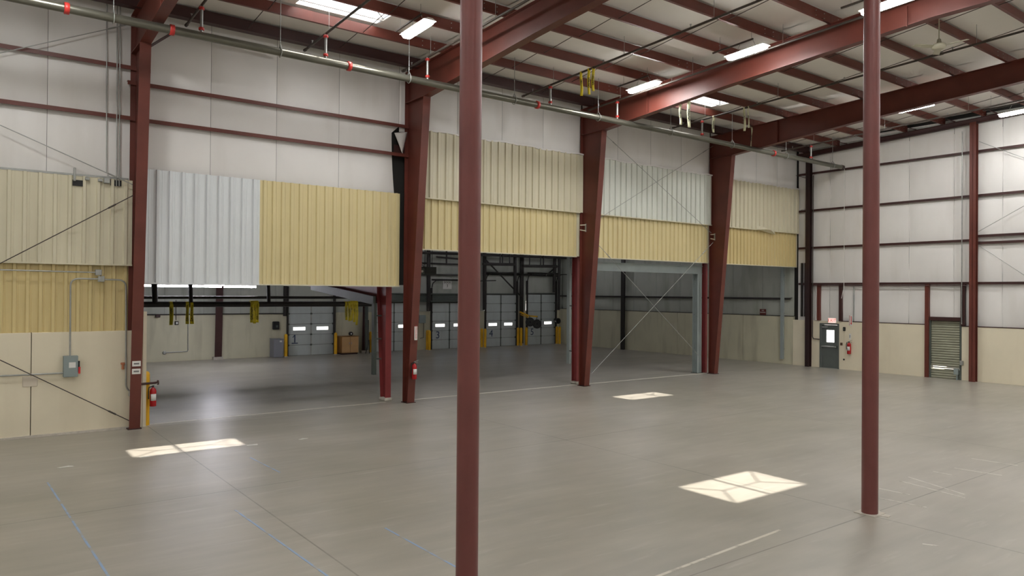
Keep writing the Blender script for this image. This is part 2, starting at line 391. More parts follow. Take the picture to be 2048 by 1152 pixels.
# ------------------------------------------------------------------ roof: deck with skylight holes, insulation cells, skylights
SKY = [(6.85, 9.15, 17.03, 18.32), (21.45, 23.55, 17.03, 18.32), (14.35, 16.5, 7.77, 9.0), (-0.9, 1.4, 7.77, 9.0),
       (6.85, 9.15, -0.9, 0.4), (21.45, 23.55, -0.9, 0.4), (14.35, 16.5, -7.5, -6.3), (29.0, 31.0, -7.5, -6.3)]
def zdeck(y): return rtop(y)+PD+0.03
roof = sroot('ceiling', loc=(0, 0, 0))
xs = sorted(set([XL-0.3, XE+0.25] + [v for s_ in SKY for v in s_[:2]])); ys = sorted(set([YF-0.3, RIDGE, YW+0.4] + [v for s_ in SKY for v in s_[2:]]))
db = MB()
for i in range(len(xs)-1):
    for j in range(len(ys)-1):
        cx = (xs[i]+xs[i+1])/2; cy = (ys[j]+ys[j+1])/2
        if any(s_[0] < cx < s_[1] and s_[2] < cy < s_[3] for s_ in SKY): continue
        a, b_ = ys[j], ys[j+1]
        V = [(x, y, zdeck(y)+dz) for dz in (0.045, 0.12) for (x, y) in ((xs[i], a), (xs[i+1], a), (xs[i+1], b_), (xs[i], b_))]
        db.add(V, [(0, 1, 2, 3), (7, 6, 5, 4), (0, 4, 5, 1), (1, 5, 6, 2), (2, 6, 7, 3), (3, 7, 4, 0)])
db.build('roof_deck', ROOFINSUL, roof)
# pillowed insulation between the purlins, one piece for each cell
def cell_mesh(L, W, sl):
    b = MB(); nx, ny = 10, 4
    for j in range(ny+1):
        for i in range(nx+1):
            u = i/nx; v = j/ny
            sag = -0.035*(math.sin(math.pi*v)**0.6 if 0 < v < 1 else 0)*(0.6+0.4*math.sin(math.pi*u)) + 0.006*math.sin(9*u+5*v)
            b.v.append((u*L, v*W, sag - v*W*sl))
    for j in range(ny):
        for i in range(nx):
            a = j*(nx+1)+i; b.f.append((a, a+1, a+nx+2, a+nx+1)); b.sm.append(True)
    return b
cellcache = {}
def add_cell(x0, x1, y0, y1, sl):
    k = (round(x1-x0, 2), round(y1-y0, 2), sl)
    if k not in cellcache: cellcache[k] = cell_mesh(x1-x0, y1-y0, sl).mesh('insulation_panel', ROOFINSUL)
    put('insulation_panel', cellcache[k], roof, (x0, y0, zdeck(y0)+0.02))
ROWS = [YW+0.1]+PURY
for bi in range(5):
    for r in range(len(ROWS)-1):
        y1, y0 = ROWS[r], ROWS[r+1]
        x0, x1 = FX[bi]+0.02, FX[bi+1]-0.02
        if bi == 0 and (y1 < 13): continue
        hit = [s_ for s_ in SKY if s_[0] > x0 and s_[1] < x1 and not (s_[3] < y0 or s_[2] > y1)]
        if not hit: add_cell(x0, x1, y0+0.01, y1-0.01, 0.0417)
        else:
            add_cell(x0, hit[0][0], y0+0.01, y1-0.01, 0.0417); add_cell(hit[0][1], x1, y0+0.01, y1-0.01, 0.0417)
skylab = {0: 'bright skylight above the white and yellow panels', 1: 'bright skylight behind the far roof beam above the hanging tapes', 2: 'skylight over the middle of the hall out of sight above the sunlit patch'}
for k, (x0, x1, y0, y1) in enumerate(SKY):
    t = thing('skylight', skylab.get(k, 'skylight over the unseen part of the hall'), 'skylight', ((x0+x1)/2, (y0+y1)/2, zdeck((y0+y1)/2)+0.1), 'roof skylights')
    zb = zdeck((y0+y1)/2)-0.01; zt = zb+0.05; fr = MB()
    if y1 > 18:          # added diffusing strip beside the clear dome, widens the glow without direct sun
        MB().box(x0, x1, 17.95, y1, zb+0.03, zb+0.036).build('added_diffuser', DIFFPANE, t); y1 = 17.95
    fr.box(x0-0.05, x0, y0-0.05, y1+0.05, zb, zt); fr.box(x1, x1+0.05, y0-0.05, y1+0.05, zb, zt)
    fr.box(x0, x1, y0-0.05, y0, zb, zt); fr.box(x0, x1, y1, y1+0.05, zb, zt)
    fr.build('curb', WHITE, t)
    xa, xb, ym = x0+(x1-x0)*0.26, x0+(x1-x0)*0.74, (y0+y1)/2; zr = zt+0.2
    MB().add([(x0, y0, zt), (x1, y0, zt), (x1, y1, zt), (x0, y1, zt), (xa, ym, zr), (xb, ym, zr)], [(0, 1, 5, 4), (1, 2, 5), (2, 3, 4, 5), (3, 0, 4)]).build('dome_pane', SKYPANE, t)
    g = MB(); g.bar((xa, ym, zr-0.02), (xb, ym, zr-0.02), 0.035, 0.035)
    for (p, q) in (((x0, y0), xa), ((x0, y1), xa), ((x1, y0), xb), ((x1, y1), xb)): g.bar((p[0], p[1], zt), (q, ym, zr-0.02), 0.03, 0.03)
    g.build('hip_bars', GALV, t)

# ------------------------------------------------------------------ purlins, sag rods
bayname = ['left of the first wall column', 'above the white panels', 'behind the near post', 'above the crossed rods', 'beside the end wall']
def zee(y, z0, d, fl_, t=0.012):
    return [(y-fl_, z0), (y, z0), (y, z0+d-t), (y+fl_, z0+d-t), (y+fl_, z0+d), (y-t, z0+d), (y-t, z0+t), (y-fl_, z0+t)]
for bi in range(5):
    for r, y in enumerate(PURY):
        if bi == 0 and r > 3: continue
        x0, x1 = FX[bi], FX[bi+1]
        z0 = rtop(y)+0.004
        b = MB()
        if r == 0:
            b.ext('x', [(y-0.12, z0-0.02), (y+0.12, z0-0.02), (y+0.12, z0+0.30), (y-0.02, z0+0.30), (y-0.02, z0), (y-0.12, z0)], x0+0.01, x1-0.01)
            o = b.build('eave_strut', DARKRED)  # shade under the roof edge is put into this darker red
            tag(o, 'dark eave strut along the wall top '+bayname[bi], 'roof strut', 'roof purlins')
            continue
        b.ext('x', zee(y, z0, PD, 0.08), x0+0.004, x1-0.004)
        o = b.build('roof_purlin', RED)
        tag(o, 'dark red purlin %s, %s row from the dividing wall' % (bayname[bi], ORD[r-1]), 'purlin', 'roof purlins')
        # lap bolts near the frame lines
        bo = MB()
        for xx in ([x0+0.35, x0+0.75] if bi else []) + [x1-0.35, x1-0.75]:
            for zz in (0.08, 0.21): bo.lathe([(0.013, 0), (0.013, 0.02)], (xx, y-0.034, z0+zz), 'y', 6)
        bo.build('bolts', GALV, o)['kind'] = 'stuff'
srl = 0
for bi in range(1, 5):
    for q in (1, 2):
        x = FX[bi]+(FX[bi+1]-FX[bi])*q/3
        b = MB(); ya, yb = PURY[0]-0.1, PURY[-1]
        for r in range(len(PURY)-1):
            a, c = PURY[r], PURY[r+1]
            b.path([(x, a-0.02, rtop(a)+(0.06 if r else 0.1)), (x, c+0.02, rtop(c)+0.17)], 0.011, 5)
        tag(b.build('sag_rod', DARKPIPE), 'thin sag rod between purlins %s, %s from the left' % (bayname[bi], ORD[q-1]), 'rod', 'sag rods')

# ------------------------------------------------------------------ hall frames: tapered columns and rafters
def hall_column(x, label):
    t = thing('steel_column', label, 'column', (x, 20.35, 0), 'tapered wall columns')
    yb, yf0, yf1, zt = YW-0.02, 20.20, 19.36, 9.36
    W = 0.125
    MB().ext('x', [(yf0, 0), (yb, 0), (yb, rtop(yb)-0.02), (19.36, rtop(19.36)-0.02), (yf1, zt)], x-0.008, x+0.008).build('web', RED, t)
    MB().ext('x', [(yf0-0.012, 0), (yf0, 0), (yf1, zt), (yf1-0.012, zt)], x-W, x+W).build('front_flange', RED, t)
    MB().box(x-W, x+W, yb, yb+0.014, 0, rtop(yb)-0.02).build('back_flange', RED, t)
    MB().box(x-W-0.03, x+W+0.03, yf0-0.05, yb+0.05, 0, 0.022).build('base_plate', DARKRED, t)
    s = MB(); s.ext('x', [(yf1-0.01, zt-0.008), (yb, zt-0.008+0.0), (yb, zt+0.01), (yf1-0.01, zt+0.01)], x-W+0.004, x+W-0.004); s.build('stiffener_plate', RED, t)
    return t
ncol = ['left end column', 'first tall red wall column, left of the white panels', 'second tall red wall column, beside the torn insulation', 'third tall red wall column, left of the crossed brace rods', 'fourth tall red wall column, right of the crossed brace rods']
cols = {}
for i in range(1, 5): cols[i] = hall_column(FX[i], 'tapered '+ncol[i])
rlab = ['roof beam beyond the left edge', 'sloping red roof beam rising from the first wall column', 'deep red roof beam behind the near round post, second from the left', 'long red roof beam crossing behind the far round post, third from the left', 'dark red roof beam nearest the end wall, fourth from the left']
def rbot(y):
    if y > 14: return 9.80+(y-14)/(19.36-14)*(9.37-9.80)
    return 9.80+(14-y)*0.0585 if y > 8 else 9.80+6*0.0585
for i in range(0, 5):
    x = FX[i]; t = thing('roof_beam', rlab[i], 'beam', (x, 19.3, 9.4), 'roof beams')
    yend = YF if i not in (0,) else YF
    st = [19.36, 16.6, 14.0, 11.0, 8.0, RIDGE]
    W = 0.125
    MB().ext('x', [(y, rbot(y)) for y in st]+[(y, rtop(y)-0.016) for y in reversed(st)], x-0.007, x+0.007).build('web', RED, t)
    b = MB()
    for a, c in zip(st, st[1:]): b.ext('x', [(a, rbot(a)-0.016), (a, rbot(a)), (c, rbot(c)), (c, rbot(c)-0.016)], x-W, x+W)
    b.build('bottom_flange', RED, t)
    b = MB(); b.ext('x', [(YW-0.02, rtop(YW-0.02)-0.016), (YW-0.02, rtop(YW-0.02)), (RIDGE, rtop(RIDGE)), (RIDGE, rtop(RIDGE)-0.016)], x-W, x+W); b.build('top_flange', RED, t)
    yb_ = 17.2
    MB().box(x-W+0.003, x+W-0.003, yb_-0.012, yb_+0.012, rbot(yb_)-0.01, rtop(yb_)-0.017).build('splice_plate', RED, t)
    # the other slope beyond the ridge, behind the camera
    b = MB(); b.ext('x', [(RIDGE, 10.15), (RIDGE, rtop(RIDGE)), (YF, rtop(YF)), (YF, 9.4)], x-0.1, x+0.1); b.build('far_half', RED, t)
# flange braces from the purlins down to the beams
for i, ks in ((4, (2, 4, 6)), (3, (6,))):
    for k in ks:
        y = PURY[k]
        tag(MB().bar((FX[i]-0.52, y-0.05, rtop(y)+0.03), (FX[i]-0.11, y-0.05, rtop(y)-0.03), 0.035, 0.035).build('flange_brace', DARKRED),
            'short diagonal brace from %s purlin down to the %s roof beam' % (ORD[k-1], 'fourth' if i == 4 else 'third'), 'brace', 'beam braces')

# round posts
for (px, py, y, dia, lab) in ((938.2, 576, 5.95, 0.216, 'nearest round red steel post, in front of the dock doors'), (1741.5, 576, 5.92, 0.243, 'far round red steel post standing on the open floor at right')):
    d = ray(px, py); x = d.x/d.y*y
    ztop = 10.15
    t = thing('round_post', lab, 'post', (x, y, 0), 'round steel posts')
    MB().lathe([(dia/2, 0.012), (dia/2, ztop-0.02)], (x, y, 0), 'z', 40).build('pipe_shaft', ROUNDRED, t)
    MB().box(x-0.17, x+0.17, y-0.17, y+0.17, 0, 0.014).build('base_plate', CONCRETE, t)
    MB().box(min(x, FX[1] if x < 8 else FX[2])-0.2, x+0.2, y-0.2, y+0.2, ztop-0.02, ztop+0.01).build('cap_plate', RED, t)
    gr = []
    for i in range(18):
        a = 2*math.pi*i/18; rr = 0.20+0.05*math.sin(3*a)+0.03*math.sin(7*a); gr.append((x+0.06+math.cos(a)*rr, y-0.03+math.sin(a)*rr))
    MB().ext('z', gr, 0, 0.008).build('grout_ring', CONCRETE, t)

# ------------------------------------------------------------------ insulation and siding helpers
def insul_strip(axis, a0, a1, zs, plane, sgn, m, name='insulation_panel', parent=None, edge=None, bulge=0.05):
    """pillowed vinyl strip between a0 and a1 along 'axis', pinched at each height in zs"""
    nu = 10; rows = []
    for k in range(len(zs)-1):
        n = max(4, int((zs[k+1]-zs[k])/0.22))
        for i in range(n if k < len(zs)-2 else n+1): rows.append((zs[k]+(zs[k+1]-zs[k])*i/n, i/n))
    b = MB(); ph = random.random()*6
    for (z, v) in rows:
        for i in range(nu+1):
            u = i/nu
            pil = (max(0, math.sin(math.pi*v))**0.5)*bulge*(0.10+0.90*max(0, math.sin(math.pi*u))**0.25)
            pil += 0.006*math.sin(7*u+ph+2.5*z)*math.sin(math.pi*u)
            e = a1
            if edge: e = a1-edge(z)
            a = a0+0.004+(e-a0-0.008)*u
            p = plane+sgn*pil
            b.v.append((a, p, z) if axis == 'x' else (p, a, z))
    for j in range(len(rows)-1):
        for i in range(nu):
            q = j*(nu+1)+i; b.f.append((q, q+1, q+nu+2, q+nu+1)); b.sm.append(True)
    # seam tab
    o = b.build(name, m, parent)
    return o
sheetcache = {}
def sheet(parent, x0, wid, z0, z1, y, m, pitch, dbl=False, name='siding_sheet', rib=0.052):
    k = (round(wid, 3), round(z1-z0, 3), m.name, pitch)
    if k not in sheetcache:
        prof = [(0, 0)]
        n = int(round(wid/pitch))
        for i in range(n):
            c = (i+0.5)*pitch
            prof += [(c-0.05, 0), (c-0.03, -rib), (c+0.03, -rib), (c+0.05, 0)]
            if i < n-1 or True:
                prof += [(c+pitch/2-0.055, 0), (c+pitch/2-0.05, -0.004), (c+pitch/2-0.03, -0.004), (c+pitch/2-0.025, 0)] if not dbl else []
        prof.append((wid, 0))
        prof = [p for p in prof if p[0] <= wid+1e-6]
        b = MB(); N = len(prof); h = z1-z0
        V = [(p[0], p[1], 0) for p in prof]+[(p[0], p[1], h) for p in prof]+[(p[0], p[1]+0.006, 0) for p in prof]+[(p[0], p[1]+0.006, h) for p in prof]
        F = []
        for i in range(N-1): F += [(i, i+1, N+i+1, N+i), (2*N+i, 3*N+i, 3*N+i+1, 2*N+i+1), (i, 2*N+i, 2*N+i+1, i+1), (N+i, N+i+1, 3*N+i+1, 3*N+i)]
        F += [(0, N, 3*N, 2*N), (N-1, 3*N-1, 4*N-1, 2*N-1)]
        b.add(V, F)
        sheetcache[k] = b.mesh(name, m)
    return put(name, sheetcache[k], parent, (x0, y, z0))
def siding(parent, x0, x1, z0, z1, y, m, pitch, trim=True, dbl=False):
    per = 3 if pitch > 0.28 else 4
    x = x0
    while x < x1-0.05:
        n = min(per, int(round((x1-x)/pitch)))
        if n < 1: break
        sheet(parent, x, n*pitch, z0, z1, y, m, pitch, dbl)
        x += n*pitch
    if trim:
        MB().box(x0, x1, y-0.045, y+0.03, z0-0.03, z0+0.006).build('bottom_trim', CREAMPANEL if m is not WHITEPANEL else WHITEPANEL, parent)

# ------------------------------------------------------------------ dividing wall
wd = sroot('wall_back', 'dividing wall with ribbed siding, white insulation and wide openings to the dock')
HTOP = 10.62
core = MB()
core.box(XL-0.2, FX[1], YW+0.14, YW+0.26, 2.40, HTOP+0.1)
core.box(FX[1], FX[2], YW+0.14, YW+0.26, 3.66, HTOP+0.1)
core.box(FX[2], XE+0.1, YW+0.14, YW+0.26, 4.84, HTOP+0.1)
core.build('wall_core', DARKVOID, wd)
ZUP = HTOP-0.1
# left bay
xj = aty(62, 750, YW-0.05).x
for (a, b_) in ((XL, -3.0), (-3.0, xj-0.008), (xj+0.008, FX[1]+0.22)):
    MB().cham(a, b_, YW-0.05, YW+0.24, 0.0, 2.43, 0.006).build('wall_panel', WAINSCOT, wd)
MB().box(XL, FX[1]-0.1, YW-0.12, YW-0.05, 0, 0.045).build('floor_curb', CONCRETE, wd)
siding(wd, FX[1]-0.06-0.255*30, FX[1]-0.06, 2.43, 4.12, YW+0.05, YELLOWPANEL, 0.255, False)
siding(wd, FX[1]-0.06-0.30*25, FX[1]-0.06, 4.07, 6.17, YW-0.06, CREAMPANEL, 0.30)
G1 = [6.19, 7.72, 8.98, ZUP]
sx = aty(95, 200, YW).x
for (a, b_) in ((sx-3.66, sx-1.83), (sx-1.83, sx), (sx, FX[1]-0.02)): insul_strip('x', a, b_, G1, YW+0.06, -1, INSUL, parent=wd)
MB().box(FX[1]-7.6, FX[1]-0.15, YW-0.07, YW+0.02, 6.17, 6.22).build('top_trim', GALV, wd)
# second bay
xs_ = aty(518, 450, YW).x
nW = 10
siding(wd, xs_-0.305*nW, xs_, 3.63, 6.50, YW-0.06, WHITEPANEL, 0.305)
nY = int((FX[2]-0.1-xs_)/0.255)
siding(wd, xs_, xs_+0.255*nY, 3.63, 6.50, YW-0.055, PALEYELLOW, 0.255)
G2 = [6.45, 7.71, 8.61, ZUP]
ss = [FX[1]+0.03]+[aty(p, 200, YW).x for p in (423, 555, 680, 800)]
for a, b_ in zip(ss, ss[1:]):
    last = b_ == ss[-1]
    insul_strip('x', a, b_, G2, YW+0.06, -1, INSUL, parent=wd, edge=(lambda z: (0.25-0.11*((8.45-z)/2)**2) if z < 8.45 else 0.0) if last else None)
insul_strip('x', ss[-1], FX[2]-0.01, [8.45, 8.61, ZUP], YW+0.06, -1, INSUL, parent=wd)
# torn flap in the gap beside the second column
fp = MB(); n = 9
for j in range(n+1):
    v = j/n; z = 8.42-0.42*v-0.22*v*v; wv = 0.17*(1-v)**0.7+0.025
    for i in range(5):
        u = i/4-0.5; fp.v.append((11.08+0.06*v+u*wv*2, YW-0.02-0.05*math.sin(3*v+3*u)+0.04*u*u, z+0.06*u))
for j in range(n):
    for i in range(4): q = j*5+i; fp.f.append((q, q+1, q+6, q+5)); fp.sm.append(True)
fo = fp.build('torn_insulation_flap', INSUL, wd); fo.modifiers.new('s', 'SOLIDIFY').thickness = 0.012
MB().box(10.86, 11.3, YW+0.02, YW+0.04, 7.66, 8.02).build('gap_bracket', DARKRED, wd)
# bays three to five
G3 = [8.58, ZUP]
for bi, upm in ((2, CREAMPANEL), (3, COOLPANEL), (4, CREAMPANEL)):
    x0, x1 = FX[bi]+0.03, FX[bi+1]-0.03
    n = int((x1-x0)/0.30); siding(wd, x0, x0+0.30*n+ (x1-x0-0.30*n if False else 0), 6.46, 8.60, YW-0.06, upm, 0.30)
    if x1-(x0+0.30*n) > 0.05: MB().box(x0+0.30*n, x1, YW-0.07, YW-0.05, 6.46, 8.60).build('edge_flashing', upm, wd)
    n = int((x1-x0)/0.255); siding(wd, x0, x0+0.255*n, 4.82, 6.48, YW+0.05, PALEYELLOW if bi != 4 else YELLOWPANEL, 0.255)
    if x1-(x0+0.255*n) > 0.05: MB().box(x0+0.255*n, x1, YW+0.035, YW+0.055, 4.82, 6.48).build('edge_flashing', CREAMPANEL, wd)
    k = 4; sw = (x1-x0)/k
    for q in range(k): insul_strip('x', x0+q*sw, x0+(q+1)*sw, G3, YW+0.07, -1, INSUL, parent=wd, bulge=0.08)
    b = MB(); nn = 24
    for q in range(nn):      # loose lower hem of the insulation
        a = x0+(x1-x0)*q/nn; c = x0+(x1-x0)*(q+1)/nn
        za = 8.60+0.02*math.sin(q*1.7)+0.012*math.sin(q*0.6); zc = 8.60+0.02*math.sin((q+1)*1.7)+0.012*math.sin((q+1)*0.6)
        b.ext('y', [(a, za-0.015), (c, zc-0.015), (c, zc+0.035), (a, za+0.035)], YW-0.10, YW-0.03)
    b.build('insulation_hem', INSUL, wd)
# girts on the dividing wall
def girt(axis, a0, a1, z, plane, sgn, m, label, d=0.17, h=0.10):
    pr = [(0, 0), (0.012, 0), (0.012, h-0.012), (d, h-0.012), (d, h), (0, h)]
    poly = [(plane-sgn*(d-p[0])*-1 if False else plane-sgn*d+sgn*p[0], z-h/2+p[1]) for p in pr]
    b = MB().ext('x' if axis == 'x' else 'y', poly, a0, a1)
    return tag(b.build('wall_girt', m), label, 'girt', 'wall girts')
girt('x', FX[1]-7.0, FX[1]+0.32, 8.98, YW+0.08, 1, RED, 'upper dark red girt on the insulation left of the first column')
girt('x', FX[1]-7.0, FX[1]-0.02, 7.72, YW+0.08, 1, RED, 'lower dark red girt on the insulation left of the first column')
girt('x', FX[1]-0.2, FX[2]-0.02, 8.61, YW+0.08, 1, RED, 'upper red girt above the white and yellow panels')
girt('x', FX[1]+0.02, FX[2]-0.02, 7.71, YW+0.08, 1, RED, 'lower red girt above the white and yellow panels')

# ------------------------------------------------------------------ end wall
we = sroot('wall_right', 'end wall of the hall with white insulation above a cream painted base')
xi = XE+0.02
DY0, DY1, DZ = 18.36, 19.22, 2.08          # exit door opening
RY0, RY1, RZ = 13.10, 14.30, 2.42          # roll-up opening
b = MB(); 
for (a, c, z0, z1) in ((YF, RY0, 0, 4.0), (RY0, RY1, RZ, 4.0), (RY1, DY0, 0, 4.0), (DY0, DY1, DZ, 4.0), (DY1, YB+0.2, 0, 4.0), (YF, YB+0.2, 4.0, 11.4)):
    b.box(XE+0.1, XE+0.2, a, c, z0, z1)
b.build('wall_core', DARKVOID, we)
for (a, c, z0, z1) in ((YF, RY0-0.04, 0, 2.2), (RY1+0.06, DY0, 0, 2.22), (DY1, YW+0.2, 0, 2.22), (DY0, DY1, DZ, 2.22)):
    MB().cham(XE-0.1, XE+0.15, a, c, z0, z1, 0.006).build('wall_panel', WAINSCOT, we)
MB().box(XE-0.11, XE+0.02, YF, RY0-0.06, 2.2, 2.235).build('sill_angle', DARKRED, we)
MB().box(XE-0.11, XE+0.02, RY1+0.06, 18.2, 2.22, 2.25).build('sill_angle', DARKRED, we)
GE = [2.22, 3.98, 5.72, 7.52, 9.31, 10.75]
seams = [YW+0.0, 18.85, 17.05, 15.22, 13.41, 11.63, 9.85, 8.05, 6.2, 4.4, 2.6, 0.8, -1.0, -2.8, -4.6, -6.4, -8.2]
for a, c in zip(seams, seams[1:]): insul_strip('y', c+0.004, a-0.004, GE, xi, -1, INSUL, parent=we, bulge=0.06)
for k, a in enumerate(seams[1:9]):
    b = MB(); 
    for i in range(12): 
        z = 2.25+i*0.66; b.path([(XE-0.0, a+0.012*math.sin(i*1.3+k), z), (XE-0.0, a+0.012*math.sin((i+1)*1.3+k), z+0.66)], 0.014, 5, caps=False)
    b.build('seam_fold', INSUL, we)
zl = ['lowest', 'second', 'third', 'top']
for k, z in enumerate((3.98, 5.72, 7.52, 9.31)):
    girt('y', 12.75, YW-0.1, z, XE+0.05, 1, DARKRED, '%s red girt from the floor on the end wall left of its column' % zl[k])
    girt('y', 4.9, 12.55, z if k != 1 else 5.88, XE+0.05, 1, DARKRED, '%s red girt from the floor on the end wall right of its column' % zl[k])
girt('y', 4.9, 12.55, 5.60, XE+0.05, 1, DARKRED, 'lower of the doubled girts on the end wall right of its column')
def wall_post(y, z0, z1, d, wf, label, m=RED, name='wall_column', fac=1):
    t = thing(name, label, 'column', (XE-0.2, y, z0))
    MB().box(XE-0.12-d, XE-0.12-d+0.014, y-wf/2, y+wf/2, z0, z1).build('front_flange', m, t)
    MB().box(XE-0.12-d, XE-0.12, y-0.007, y+0.007, z0, z1).build('web', m, t)
    MB().box(XE-0.134, XE-0.12, y-wf/2, y+wf/2, z0, z1).build('back_flange', m, t)
    return t
wall_post(12.58, 0, rtop(12.58)-0.16, 0.22, 0.24, 'red end wall column right of the roll-up door')
wall_post(4.85, 0, rtop(4.85)-0.16, 0.22, 0.24, 'end wall column beyond the right edge of view')
wall_post(19.80, 0, 10.1, 0.22, 0.22, 'dark corner column where the end wall meets the dividing wall', mat('near_black_primer', (46, 26, 24), 0.5, 0, 0.15, 2))
for (y, lab, m, hh) in ((19.33, 'short red jamb post above and left of the exit door', RED, 2.24), (18.24, 'short dark jamb post above and right of the exit door', DARKRED, 2.24)):
    tag(MB().ext('z', [(XE-0.16, y-0.07), (XE-0.02, y-0.07), (XE-0.02, y-0.055), (XE-0.145, y-0.055), (XE-0.145, y+0.055), (XE-0.02, y+0.055), (XE-0.02, y+0.07), (XE-0.16, y+0.07)], hh, 3.93).build('jamb_post', m), lab, 'post', 'wall jamb posts')
for (y, z0, lab) in ((14.40, 0.0, 'tall red jamb post on the left of the roll-up door'), (13.00, 2.24, 'dark jamb post above and right of the roll-up door')):
    tag(MB().ext('z', [(XE-0.17, y-0.08), (XE-0.02, y-0.08), (XE-0.02, y-0.065), (XE-0.155, y-0.065), (XE-0.155, y+0.065), (XE-0.02, y+0.065), (XE-0.02, y+0.08), (XE-0.17, y+0.08)], z0, 3.93).build('jamb_post', RED if z0 == 0 else DARKRED), lab, 'post', 'wall jamb posts')
tag(MB().ext('y', [(XE-0.17, RZ), (XE-0.02, RZ), (XE-0.02, RZ+0.02), (XE-0.15, RZ+0.02), (XE-0.15, RZ+0.13), (XE-0.02, RZ+0.13), (XE-0.02, RZ+0.15), (XE-0.17, RZ+0.15)], 13.09, 14.31).build('door_header', DARKRED), 'dark red header beam over the roll-up door', 'beam')
tag(MB().ext('y', [(XE-0.2, 3.98-0.11), (XE-0.13, 3.98-0.11), (XE-0.13, 3.98-0.08), (XE-0.18, 3.98-0.08)], 12.8, 19.7).build('girt_lip', DARKRED), 'narrow red angle under the lowest end wall girt', 'girt')
# end wall rafter and clip angles
t = thing('end_wall_beam', 'dark sloping beam along the top of the end wall', 'beam', (XE-0.2, YW, 10.2))
b = MB(); b.ext('x', [(YW-0.1, rtop(YW)-0.22), (RIDGE, rtop(RIDGE)-0.22), (RIDGE, rtop(RIDGE)), (YW-0.1, rtop(YW))], XE-0.22, XE-0.206); b.build('web', DARKRED, t)
for zz in (-0.22, -0.012): MB().ext('x', [(YW-0.1, rtop(YW)+zz), (RIDGE, rtop(RIDGE)+zz), (RIDGE, rtop(RIDGE)+zz+0.012), (YW-0.1, rtop(YW)+zz+0.012)], XE-0.31, XE-0.12).build('flange', DARKRED, t)
for k in (1, 2, 3, 4, 5, 6, 7):
    y = PURY[k]; MB().ext('y', [(XE-0.95, rtop(y)+0.02), (XE-0.25, rtop(y)+0.02), (XE-0.25, rtop(y)+0.06), (XE-0.95, rtop(y)+0.035)], y-0.5, y-0.46).build('clip_angle', DARKRED, t)
for k in range(7):
    a = PURY[k+1]; c = PURY[k]
    MB().box(XE-0.2, XE-0.1, a+0.1, c-0.1, rtop((a+c)/2)+0.03, rtop((a+c)/2)+0.10).build('closure_strip', GALV, t)

# ------------------------------------------------------------------ exit door and its hardware
d1 = sroot('door_1', 'dark grey steel exit door with a small window and push bar')
fr = MB(); f0 = XE-0.13
fr.box(f0, XE+0.16, DY0-0.05, DY0+0.02, 0, DZ+0.04); fr.box(f0, XE+0.16, DY1-0.02, DY1+0.05, 0, DZ+0.04); fr.box(f0, XE+0.16, DY0, DY1, DZ-0.03, DZ+0.04)
fr.build('door_frame', DOORGRAY, d1)
WY0, WY1, WZ0, WZ1 = 18.56, 18.97, 1.22, 1.80
lf = MB(); a, c = DY0+0.03, DY1-0.03; lx0, lx1 = XE-0.07, XE-0.025
lf.box(lx0, lx1, a, WY0, 0.01, DZ-0.04); lf.box(lx0, lx1, WY1, c, 0.01, DZ-0.04); lf.box(lx0, lx1, WY0, WY1, 0.01, WZ0); lf.box(lx0, lx1, WY0, WY1, WZ1, DZ-0.04)
lfo = lf.build('door_leaf', DOORGRAY, d1)
MB().box(XE-0.05, XE-0.044, WY0, WY1, WZ0, WZ1).build('window_pane', GLASS, lfo)
b = MB()
for q in ((WY0-0.03, WY0, WZ0-0.03, WZ1+0.03), (WY1, WY1+0.03, WZ0-0.03, WZ1+0.03), (WY0, WY1, WZ0-0.03, WZ0), (WY0, WY1, WZ1, WZ1+0.03)): b.box(lx0-0.012, lx0, *q)
b.build('window_frame', DOORGRAY, lfo)
MB().cham(lx0-0.09, lx0-0.045, a+0.06, c-0.02, 0.99, 1.05, 0.008).build('push_bar', GALV, lfo)
MB().box(lx0-0.06, lx0, a+0.02, a+0.09, 0.96, 1.08).build('push_bar_mount', DKGRAY, lfo); MB().box(lx0-0.06, lx0, c-0.08, c-0.01, 0.96, 1.08).build('push_bar_mount', DKGRAY, lfo)
b = MB(); b.cham(lx0-0.07, lx0, c-0.30, c-0.03, 1.90, 1.96, 0.006); b.bar((lx0-0.05, c-0.2, 1.975), (XE-0.2, c-0.38, 2.0), 0.025, 0.012); b.build('door_closer', GALV, lfo)
MB().box(XE-0.16, XE-0.1, DY0, DY1, 0.0, 0.014).build('threshold', GALV, d1)
es = thing('exit_sign', 'lit exit sign with red letters above the grey door', 'sign', (XE-0.12, 18.66, 2.1))
MB().cham(XE-0.18, XE-0.12, 18.42, 18.83, 2.13, 2.38, 0.01).build('housing', WHITE, es)
MB().box(XE-0.184, XE-0.18, 18.44, 18.81, 2.15, 2.36).build('face', EXITM, es)
lettering('EXIT', 0.2, SIGNRED, es, (XE-0.186, 18.625, 2.255), (-1, 0, 0))
def on_end(px, py, off=0.11): return atx(px, py, XE-off)
